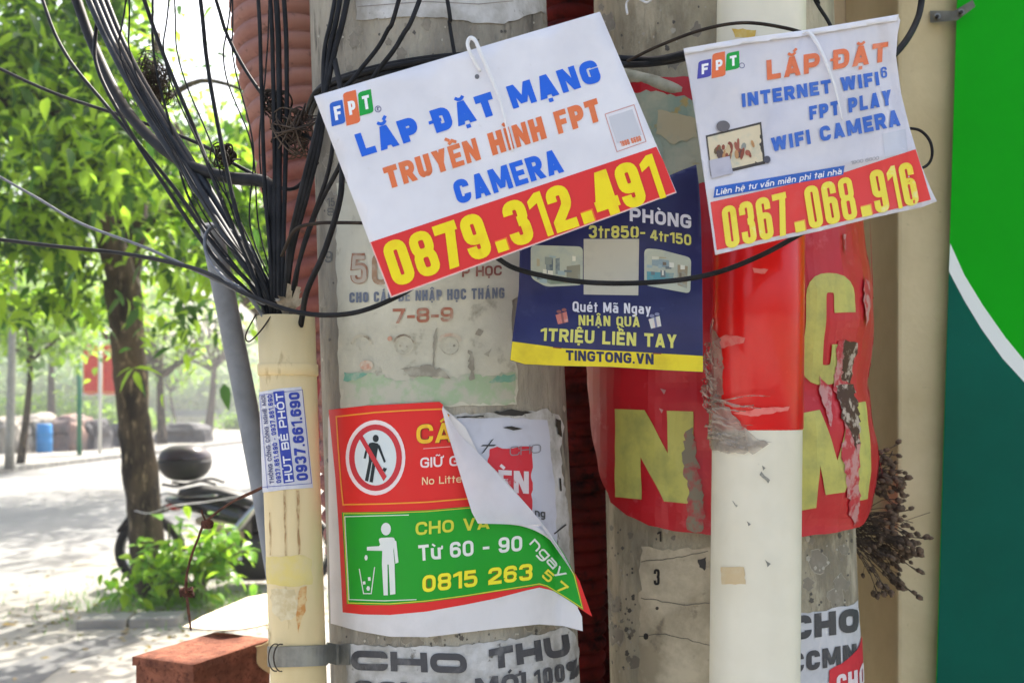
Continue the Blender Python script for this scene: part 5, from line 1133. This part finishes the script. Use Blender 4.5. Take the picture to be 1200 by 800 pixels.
for p in SP:
    for q in range(2):
        if cnt >= 290: break
        e = p + Vector((random.gauss(0, .06), random.gauss(0, .06), random.gauss(0, .05)))
        if e.z < .05: continue
        o = link('leaf', random.choice(SL), sh); o.location = e - rootloc(sh); o.rotation_euler = (random.uniform(-.4, .4), random.uniform(-.4, .7), random.uniform(0, 6.28)); k = random.uniform(.7, 1.2); o.scale = (k, k, k); cnt += 1
extra = [(p + Vector((random.gauss(0, .09), random.gauss(0, .09), random.gauss(0, .07))), 1) for p in SP for _ in range(2)]
leafcloud('foliage', [e for e in extra if e[0].z > .04], .11, [M_leaf3, M_leaf2], sh, aspect=.5)
# grass and fallen leaves around it
gp = thing('grass_root', (0, 0, 0), None, None) if False else None
bm = bmesh.new()
for k in range(2600):
    a_ = random.uniform(0, 6.28); r = abs(random.gauss(0, .5)); c = onz(215, 705, .01) + Vector((math.cos(a_) * r * 1.1, math.sin(a_) * r * .7, 0)); h = random.uniform(.02, .09); t = random.uniform(0, 6.28); w = .004; l = random.uniform(0, .05)
    v = [bm.verts.new(c + Vector((w * math.cos(t), w * math.sin(t), 0))), bm.verts.new(c - Vector((w * math.cos(t), w * math.sin(t), 0))), bm.verts.new(c + Vector((l * math.sin(t), l * math.cos(t), h)))]; bm.faces.new(v)
tag(fin('grass', bm, M_leaf3), 'sparse short grass round the foot of the street tree', 'grass', kind='stuff')
bm = bmesh.new()
for k in range(520):
    c = Vector((random.uniform(-4.4, -1.2), random.uniform(4.6, 8.4), .012)); s = random.uniform(.012, .04); t = random.uniform(0, 6.28)
    if random.random() < .6: c = onz(190, 722, .012) + Vector((random.gauss(0, .7), random.gauss(0, .35), 0))
    u, v_ = Vector((math.cos(t), math.sin(t), .15)) * s, Vector((-math.sin(t), math.cos(t), 0)) * s * .4
    bm.faces.new([bm.verts.new(c + u), bm.verts.new(c + v_), bm.verts.new(c - u), bm.verts.new(c - v_ + Vector((0, 0, s * .2)))])
tag(fin('fallen_leaves', bm, mat('fallen_leaf', '#8a7440', '#5d5a2c', scale=3, rough=.9)), 'scattered dry fallen leaves on the paving', 'fallen leaves', kind='stuff')
# broken kerb slabs beside the tree pit
for i, (x0, x1, yy, lab) in enumerate(((88, 150, 738, 'pale broken concrete slab left of the shrub'), (150, 212, 736, 'grey concrete slab lying right before the shrub'))):
    p, q = onz(x0, yy, 0), onz(x1, yy - 2, 0); L_ = (q - p).length; M = Matrix.Translation((p + q) / 2) @ Matrix.Rotation(math.atan2(q.y - p.y, q.x - p.x), 4, 'Z')
    bm = bmesh.new(); box(bm, -L_ / 2 + .01, L_ / 2 - .01, -.02, .2, 0, .07, M, .012); tag(fin('concrete_slab', bm, M_kerb), lab, 'slab')
bm = bmesh.new()
for i in range(40): blob(bm, onz(random.gauss(225, 30), random.uniform(698, 730), .01), random.uniform(.012, .05), 1, (1.3, .8, .6), .6, i)
tag(fin('rubble', bm, M_kerb), 'small grey rubble scattered before the shrub', 'rubble', kind='stuff')

# ---- second street tree further along the near kerb, its crown over the road
t2 = thing('street_tree', (-4.6, 17, 0), 'second street tree further along the near kerb with its crown over the road', 'tree')
bm = bmesh.new(); tube(bm, [Vector((-4.6, 17, 0)), Vector((-4.7, 16.9, 2.2)), Vector((-5.0, 16.6, 3.8))], [.19, .15, .13], 12, 4); fin('trunk', bm, M_bark, t2)
for e in ((-8.5, 14, 5.6), (-7.5, 18, 5.5), (-5, 12.5, 5.8), (-3.5, 19, 5.8)):
    bm = bmesh.new(); tube(bm, [Vector((-4.95, 16.65, 3.4)), Vector((-4.95, 16.65, 3.4)).lerp(Vector(e), .5) + Vector((0, 0, .4)), Vector(e)], [.09, .03], 8, 4); fin('limb', bm, M_bark, t2)
pts = []
for _ in range(85):
    a_ = random.uniform(0, 6.28); r = random.uniform(.5, 4.4); c = Vector((-6.3 + math.cos(a_) * r * .9, 15.6 + math.sin(a_) * r, random.uniform(5.0, 6.6)))
    pts += [(c + Vector((random.gauss(0, .42), random.gauss(0, .42), random.gauss(0, .25))), 1) for _ in range(110)]
leafcloud('foliage', pts, .2, [M_leaf, M_leaf2], t2)

# ---- distant trees over the road
def fartree(px, py, hgt, lean, crown, label, tr=.16, bare=False, n=900, size=.3, mt=None):
    b0 = onz(px, py, .12 if px < 300 else 0); t = thing('tree', b0, label, 'tree', 'trees across the road'); top = b0 + Vector((lean, 0, hgt))
    bm = bmesh.new(); tube(bm, [b0, b0.lerp(top, .5) + Vector((lean * .15, 0, 0)), top], [tr, tr * .7, tr * .5], 8, 4); fin('trunk', bm, M_bark, t)
    bm = bmesh.new(); tips = []
    for k in range(13 if bare else 6):
        a_ = random.uniform(0, 6.28); e = top + Vector((math.cos(a_) * crown * random.uniform(.5, 1), math.sin(a_) * crown * .6, random.uniform(.2, 1) * crown)); st = b0.lerp(top, random.uniform(.75, 1))
        p_ = branchset(bm, st, e, tr * .4, tr * .1, .12); tips += p_[2:]
        for q in range(4):
            s0 = random.choice(p_[2:]); e2 = s0 + Vector((random.gauss(0, 1), random.gauss(0, .6), random.uniform(0, 1))) * crown * .4; branchset(bm, s0, e2, tr * .16, tr * .05, .06, 3); tips.append(e2)
    o = fin('branches', bm, M_bark, t); tag(o, kind='stuff')
    pts = [(random.choice(tips) + Vector((random.gauss(0, 1), random.gauss(0, 1), random.gauss(0, .8))) * crown * .28, 1) for _ in range(n)]
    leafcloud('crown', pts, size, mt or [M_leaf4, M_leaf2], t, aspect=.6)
fartree(190, 520, 3.4, -.1, 2.2, 'thin dark tree behind the leaning trunk at its right', bare=True, n=420, size=.26, tr=.22)
fartree(207, 500, 3.6, -.6, 3.0, 'slim curved tree just right of the thin dark tree', bare=True, n=900, size=.3)
fartree(244, 506, 4.5, .4, 3.6, 'forked bare looking tree left of the leaning grey pipe', bare=True, n=260, size=.3, tr=.3)
fartree(24, 543, 3.2, .3, 1.9, 'young thin tree between the lamp post and tarped heaps', n=1500, size=.24, tr=.11)
fartree(60, 505, 6, 0, 5.5, 'tall dark tree far behind the red street banners', n=2600, size=.5, tr=.3)
fartree(-60, 510, 5, 0, 5, 'broad tree at the far left edge beyond the tarped heaps', n=2400, size=.5, tr=.3)
fartree(150, 500, 7, 0, 5.0, 'tall pale tree hidden behind the leaning trunk', n=2200, size=.5, tr=.3)
# bushes behind the heaps
for k, (x, y, r, lab) in enumerate(((8, 500, 2.0, 'rounded bush left of the young thin tree'), (48, 500, 2.2, 'yellow green bush behind the brown tarped heap'), (85, 498, 2.0, 'light green bush just left of the red street banners'), (128, 497, 1.6, 'low bush under the red street banners'), (165, 496, 1.3, 'small bush behind the leaning trunk'), (285, 492, 1.2, 'low pale bush by the leaning grey pipe'))):
    c = onz(x, y, 0); c = Vector((c.x, c.y, r * .6)) if c.y < 75 else P(x, 492, 60) + Vector((0, 0, 0)); t = thing('bush', (c.x, c.y, 0), lab, 'bush', 'bushes across the road'); c.z = r * .55
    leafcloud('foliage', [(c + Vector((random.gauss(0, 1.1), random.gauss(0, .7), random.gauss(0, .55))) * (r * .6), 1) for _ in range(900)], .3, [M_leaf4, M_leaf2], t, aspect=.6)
    bm = bmesh.new(); [tube(bm, [Vector((c.x, c.y, 0)), Vector((c.x + random.uniform(-.6, .6), c.y, r * .8))], .03, 5, 2) for _ in range(4)]; tag(fin('stems', bm, M_bark, t), kind='stuff')
wl = thing('tree_line', (-20, 110, 0), 'pale far row of trees closing the end of the road', 'trees'); 
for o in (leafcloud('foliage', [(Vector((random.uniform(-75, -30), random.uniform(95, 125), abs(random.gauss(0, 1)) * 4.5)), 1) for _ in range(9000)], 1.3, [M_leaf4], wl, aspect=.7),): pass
# low wall with railing far across
fw = thing('boundary_wall', (-24, 62, 0), 'low pale wall with a grey rail beyond the far trees', 'wall')
bm = bmesh.new(); box(bm, -60, -14, 70, 70.3, 0, 1.0); fin('wall', bm, mat('pale_wall', '#c9c4b8', '#b3ada0', scale=2, rough=.9), fw)
bm = bmesh.new(); box(bm, -60, -14, 70.05, 70.25, 1.0, 1.5); fin('rail', bm, mat('rail_grey', '#8c9096', rough=.7), fw)

# ---- lamp post, banner pole, green pole
b0 = onz(11, 549, .12); lpst = thing('lamp_post', b0, 'grey lamp post on the far pavement at the left edge', 'lamp post')
bm = bmesh.new(); tube(bm, [b0, b0 + Vector((.05, 0, 2.4)), b0 + Vector((.1, 0, 5.2))], [.105, .085, .07], 12, 3); fin('post', bm, M_steel, lpst)
bm = bmesh.new(); tube(bm, [b0 + Vector((.1, 0, 5.1)), b0 + Vector((.5, 0, 5.8)), b0 + Vector((1.3, 0, 6.0))], .04, 8, 5); fin('arm', bm, M_steel, lpst)
bm = bmesh.new(); box(bm, b0.x + 1.2, b0.x + 1.8, b0.y - .12, b0.y + .12, 5.93, 6.08, bev=.03); fin('lamp_head', bm, M_steel, lpst)
b0 = onz(117, 531, .12); bp_ = thing('banner_pole', b0, 'white pole carrying two red street banners and a small red flag', 'banner pole')
k = b0.y / F
bm = bmesh.new(); tube(bm, [b0, P(117.5, 385, b0.y)], .05, 10, 2); fin('pole', bm, mat('white_metal', '#c8c8c4', rough=.5), bp_)
Mb = mat('red_street_banner', '#c8201c', '#b81a18', scale=3, rough=.6); Mbo = mat('banner_gold', '#d8b06a', rough=.6); Mwm = MATS['white_metal']
for x0, x1 in ((98, 116), (120, 139)):
    bm = bmesh.new(); p, q = P(x0, 404, b0.y), P(x1, 461, b0.y); box(bm, p.x, q.x, b0.y - .02, b0.y, q.z, p.z, bev=.006); o = fin('banner', bm, Mb, bp_)
    bm = bmesh.new(); y = b0.y - .03
    for (u0, v0, u1, v1) in [(.04, .02, .96, .035), (.04, .965, .96, .98), (.04, .02, .07, .98), (.93, .02, .96, .98)]:
        box(bm, p.x + (q.x - p.x) * u0, p.x + (q.x - p.x) * u1, y, y + .008, q.z + (p.z - q.z) * v0, q.z + (p.z - q.z) * v1)
    tag(fin('gold_border', bm, Mbo, bp_), kind='stuff')
    bm = bmesh.new(); disc(bm, Vector(((p.x + q.x) / 2, y, p.z - .22)), (0, 1, 0), .12, .01, 16); fin('gold_emblem', bm, Mbo, bp_)
    bm = bmesh.new()
    for i in range(11):
        w_ = random.uniform(.5, .8); zz = p.z - .48 - i * .11
        box(bm, (p.x + q.x) / 2 - (q.x - p.x) * w_ / 2, (p.x + q.x) / 2 + (q.x - p.x) * w_ / 2, y, y + .008, zz, zz + .03)
    tag(fin('print_lines', bm, mat('banner_print', '#d86a5a', rough=.6), bp_), kind='stuff')
for yy in (400, 462):
    bm = bmesh.new(); tube(bm, [P(96, yy, b0.y), P(141, yy, b0.y)], .03, 8, 1); fin('cross_bar', bm, Mwm, bp_)
bm = bmesh.new(); vs = [bm.verts.new(P(x, y, b0.y - .02)) for x, y in ((119, 386), (131, 397), (119, 399))]; bm.faces.new(vs); bmesh.ops.solidify(bm, geom=bm.faces[:], thickness=.02); fin('flag', bm, Mb, bp_)
bm = bmesh.new(); tube(bm, [onz(93, 533, .12), P(93, 425, onz(93, 533, .12).y)], .07, 10, 2); tag(fin('green_post', bm, mat('green_paint', '#1d6a4c', rough=.6)), 'green metal post left of the red street banners', 'post')
# ---- tarp covered heaps
def heap(px, py, wpx, hpx, m, label, seed, dep=.8):
    c = onz(px, py, .12); s = c.y / F; bm = bmesh.new(); w, h = wpx * s / 2, hpx * s; t = thing('tarped_heap', c, label, 'heap', 'tarped heaps on the far pavement')
    bmesh.ops.create_icosphere(bm, subdivisions=5, radius=1)
    for v in bm.verts:
        x, y, z = v.co; e = .55; sg = lambda q: (abs(q) ** e) * (1 if q > 0 else -1)
        v.co = Vector((sg(x) * w, sg(y) * dep, max(-.0, z) ** .55 * h if z > 0 else 0)); k = noise.noise(Vector((x * 2.2 + seed, y * 2, z * 2.4))) * .22 + noise.noise(Vector((x * 7 + seed, y * 6, z * 3))) * .07
        v.co += Vector((x * k * .6, y * k, k * h * .5 if z > .1 else 0)); v.co.z = max(v.co.z, 0); v.co += c
    for f in bm.faces: f.smooth = True
    fin('tarp', bm, m, t)
    bm = bmesh.new(); zz = h * .45; pts = [c + Vector((math.cos(a_) * w * 1.03, math.sin(a_) * dep * 1.03, zz + .06 * math.sin(a_ * 3))) for a_ in [i * PI / 8 for i in range(17)]]; tube(bm, pts, .02, 5, 2); fin('rope', bm, M_brown, t)
TA, TB, TC = mat('grey_tarp', '#9a958a', '#77726a', scale=2, rough=.8, bump=.4, c3='#55524e', scale3=5), mat('brown_tarp', '#8f7468', '#6d6460', scale=2, rough=.8, bump=.4), mat('dark_tarp', '#4f5052', '#3a3b3e', scale=2, rough=.8, bump=.4)
heap(10, 530, 44, 42, TA, 'pale grey tarped heap at the left edge behind the lamp post', 1)
heap(46, 528, 40, 42, TA, 'pale tarped heap between the young tree and the blue drum', 2)
heap(84, 527, 40, 41, TB, 'brownish tarped heap just right of the blue drum', 3)
heap(110, 526, 26, 36, TC, 'dark tarped heap beneath the red street banners', 4)
heap(216, 518, 62, 22, TC, 'low dark tarped heap between thin dark tree and forked tree', 5)
heap(152, 522, 46, 26, TC, 'dark tarped heap behind the leaning trunk', 6)
c = onz(73, 528, .12) + Vector((0, -1.1, 0)); bm = bmesh.new()
prof = [(.0, 0), (.21, 0), (.235, .05), (.23, .3), (.245, .33), (.23, .36), (.23, .6), (.245, .63), (.23, .66), (.225, .9), (.2, .93), (0, .93)]
rg = [[bm.verts.new(c + Vector((r * math.cos(a_), r * math.sin(a_), z_))) for a_ in [i * PI / 10 for i in range(20)]] for r, z_ in prof[1:-1]]
for i in range(len(rg) - 1):
    for j in range(20): bm.faces.new((rg[i][j], rg[i][(j + 1) % 20], rg[i + 1][(j + 1) % 20], rg[i + 1][j])).smooth = True
bm.faces.new(rg[-1]); tag(fin('blue_drum', bm, mat('blue_plastic', '#1a78b8', rough=.5)), 'bright blue plastic drum standing before the tarped heaps', 'drum')

# ================================================================ MOTORCYCLE
mc = thing('motorcycle', onz(240, 686, 0), 'black motorcycle with a round top box parked behind the shrub', 'motorcycle')
YM = 7.28; sc = YM / F
MB_, MR, MCh, MTy = mat('black_gloss_paint', '#17181a', rough=.25, coat=.6), mat('black_plastic', '#202124', rough=.5), mat('chrome', '#b8b8b8', rough=.2, metal=1), mat('tyre_rubber', '#1c1c1d', rough=.85, bump=.2)
def mp_(px, py, dy=0): return P(px, py, YM) + Vector((0, dy, 0))
def wheel(cx):
    c = Vector((mp_(cx, 0).x, YM, .30))
    t = bmesh.new(); tube(t, [c + Vector((.265 * math.cos(a_), 0, .265 * math.sin(a_))) for a_ in [i * PI / 12 for i in range(25)]], .038, 10, 2); w_ = fin('wheel', t, MTy, mc)
    off = rootloc(mc); bm = bmesh.new(); tube(bm, [c + Vector((.222 * math.cos(a_), 0, .222 * math.sin(a_))) for a_ in [i * PI / 12 for i in range(25)]], .012, 8, 2); r = fin('rim', bm, MCh, w_)
    for v in r.data.vertices: v.co -= Vector((0, 0, 0))
    bm = bmesh.new(); disc(bm, c, (0, 1, 0), .045, .12, 14)
    for k in range(18):
        a_ = k * PI / 9; tube(bm, [c + Vector((.03 * math.cos(a_), .03 * (-1) ** k, .03 * math.sin(a_))), c + Vector((.22 * math.cos(a_ + .2), 0, .22 * math.sin(a_ + .2)))], .003, 4, 1)
    tag(fin('spokes', bm, MCh, w_), kind='stuff')
wheel(176); wheel(352)
def loft(name, secs, m, n=14):
    """secs: (px, pyTop, pyBottom, halfwidth m)"""
    bm = bmesh.new(); R_ = []
    for px, t_, b_2, hw in secs:
        c = mp_(px, (t_ + b_2) / 2); hh = (b_2 - t_) * sc / 2
        R_.append([bm.verts.new(c + Vector((0, hw * math.copysign(abs(math.sin(a_)) ** .7, math.sin(a_)), hh * math.copysign(abs(math.cos(a_)) ** .7, math.cos(a_))))) for a_ in [2 * PI * k / n for k in range(n)]])
    for i in range(len(R_) - 1):
        for k in range(n): bm.faces.new((R_[i][k], R_[i][(k + 1) % n], R_[i + 1][(k + 1) % n], R_[i + 1][k])).smooth = True
    bm.faces.new(R_[0]); bm.faces.new(R_[-1]); bmesh.ops.recalc_face_normals(bm, faces=bm.faces[:]); return fin(name, bm, m, mc)
loft('seat', [(214, 572, 580, .10), (235, 568, 582, .13), (262, 570, 584, .13), (290, 578, 592, .12), (312, 588, 600, .10)], MR)
loft('tail_fairing', [(196, 582, 588, .05), (215, 580, 596, .10), (245, 582, 604, .13), (280, 590, 622, .14), (300, 598, 630, .13)], MB_)
loft('tank', [(296, 588, 626, .10), (320, 576, 630, .16), (346, 574, 620, .15), (360, 586, 612, .08)], MB_)
loft('engine', [(262, 634, 672, .10), (280, 625, 680, .14), (310, 622, 680, .15), (330, 632, 672, .10)], mat('engine_metal', '#3c3c3e', rough=.45, metal=.7))
loft('side_cover', [(236, 604, 612, .14), (262, 604, 628, .155), (290, 606, 632, .15)], mat('beige_panel', '#b3a48a', '#9c8f78', scale=8, rough=.5))
loft('mudguard', [(140, 618, 624, .05), (152, 602, 610, .06), (172, 594, 602, .065), (196, 590, 600, .065)], MR)
bm = bmesh.new(); tube(bm, [mp_(176, 644, -.12), mp_(230, 640, -.13), mp_(290, 652, -.14)], .02, 8, 3); fin('swing_arm', bm, MCh, mc)
bm = bmesh.new(); tube(bm, [mp_(268, 640, -.2), mp_(285, 618, -.2), mp_(303, 596, -.2), mp_(312, 585, -.2)], [.038, .042, .036, .02], 12, 4); fin('exhaust', bm, MCh, mc)
bm = bmesh.new(); tube(bm, [mp_(196, 566, -.1), mp_(215, 568, -.12), mp_(240, 562, -.12), mp_(258, 566, -.1)], .012, 8, 4); tube(bm, [mp_(196, 566, .1), mp_(215, 568, .12), mp_(240, 562, .12), mp_(258, 566, .1)], .012, 8, 4); fin('rack', bm, MR, mc)
bm = bmesh.new(); tube(bm, [mp_(190, 584, -.1), mp_(200, 576, -.12), mp_(225, 580, -.13), mp_(262, 578, -.13)], .009, 8, 4); fin('grab_rail', bm, MCh, mc)
loft('tail_lamp', [(197, 590, 594, .05), (204, 588, 598, .07), (210, 588, 598, .07)], mat('red_lens', '#9a1a18', rough=.2))
bm = bmesh.new(); tube(bm, [mp_(352, 640, -.1), mp_(345, 600, -.1), mp_(335, 560, -.1)], .022, 8, 3); tube(bm, [mp_(352, 640, .1), mp_(345, 600, .1), mp_(335, 560, .1)], .022, 8, 3); fin('fork', bm, MCh, mc)
bm = bmesh.new(); tube(bm, [mp_(322, 552, -.35), mp_(332, 556, -.2), mp_(337, 560, 0), mp_(332, 556, .2), mp_(322, 552, .35)], .013, 8, 4); fin('handlebar', bm, MR, mc)
cx, cz = mp_(217, 542).x, mp_(217, 542).z
def topshell(name, z0, z1, m, parent):
    bm = bmesh.new(); bmesh.ops.create_icosphere(bm, subdivisions=4, radius=1)
    for v in bm.verts:
        x, y, z_ = v.co; e = .75; sg = lambda q: abs(q) ** e * (1 if q > 0 else -1)
        Z = sg(z_) * .155; w_ = .5 + .5 * min(1, (Z + .155) / .14); v.co = Vector((sg(x) * .21 * (.72 + .28 * w_), sg(y) * .19 * (.75 + .25 * w_), Z))
    for s_, zz in ((1, z1), (-1, z0)):
        r = bmesh.ops.bisect_plane(bm, geom=bm.verts[:] + bm.edges[:] + bm.faces[:], plane_co=(0, 0, zz), plane_no=(0, 0, s_), clear_outer=True)
        ed = [g for g in r['geom_cut'] if isinstance(g, bmesh.types.BMEdge)]
        if ed: bmesh.ops.contextual_create(bm, geom=ed)
    for f in bm.faces: f.smooth = len(f.verts) < 6
    bmesh.ops.translate(bm, verts=bm.verts, vec=(cx, YM, cz)); return fin(name, bm, m, parent)
tb = topshell('top_box', -.2, .028, MR, mc); topshell('lid', .034, .2, mat('dark_violet_plastic', '#3d363e', '#332e36', scale=10, rough=.3), tb)
bm = bmesh.new(); tube(bm, [P(158, 598, 6.55), P(175, 601, 6.5), P(205, 592, 6.55), P(240, 588, 6.9), P(300, 578, 7.1)], .003, 6, 4)
tag(fin('string', bm, M_tie), 'thin pale string tied round the leaning trunk', 'string')

# ================================================================ HAZE
bm = bmesh.new(); box(bm, -560, 560, -50, 700, -1.0, 12.5)
hm = bpy.data.materials.new('haze_air'); hm.use_nodes = True; hn = hm.node_tree.nodes; hn.remove(hn['Principled BSDF'])
pvv = hn.new('ShaderNodeVolumePrincipled'); pvv.inputs['Color'].default_value = (.95, .96, 1, 1); pvv.inputs['Density'].default_value = .0024; pvv.inputs['Anisotropy'].default_value = .3
hm.node_tree.links.new(pvv.outputs[0], hn['Material Output'].inputs['Volume'])
tag(fin('haze', bm, hm), 'thin pale haze in the air over the street', 'haze', kind='stuff')
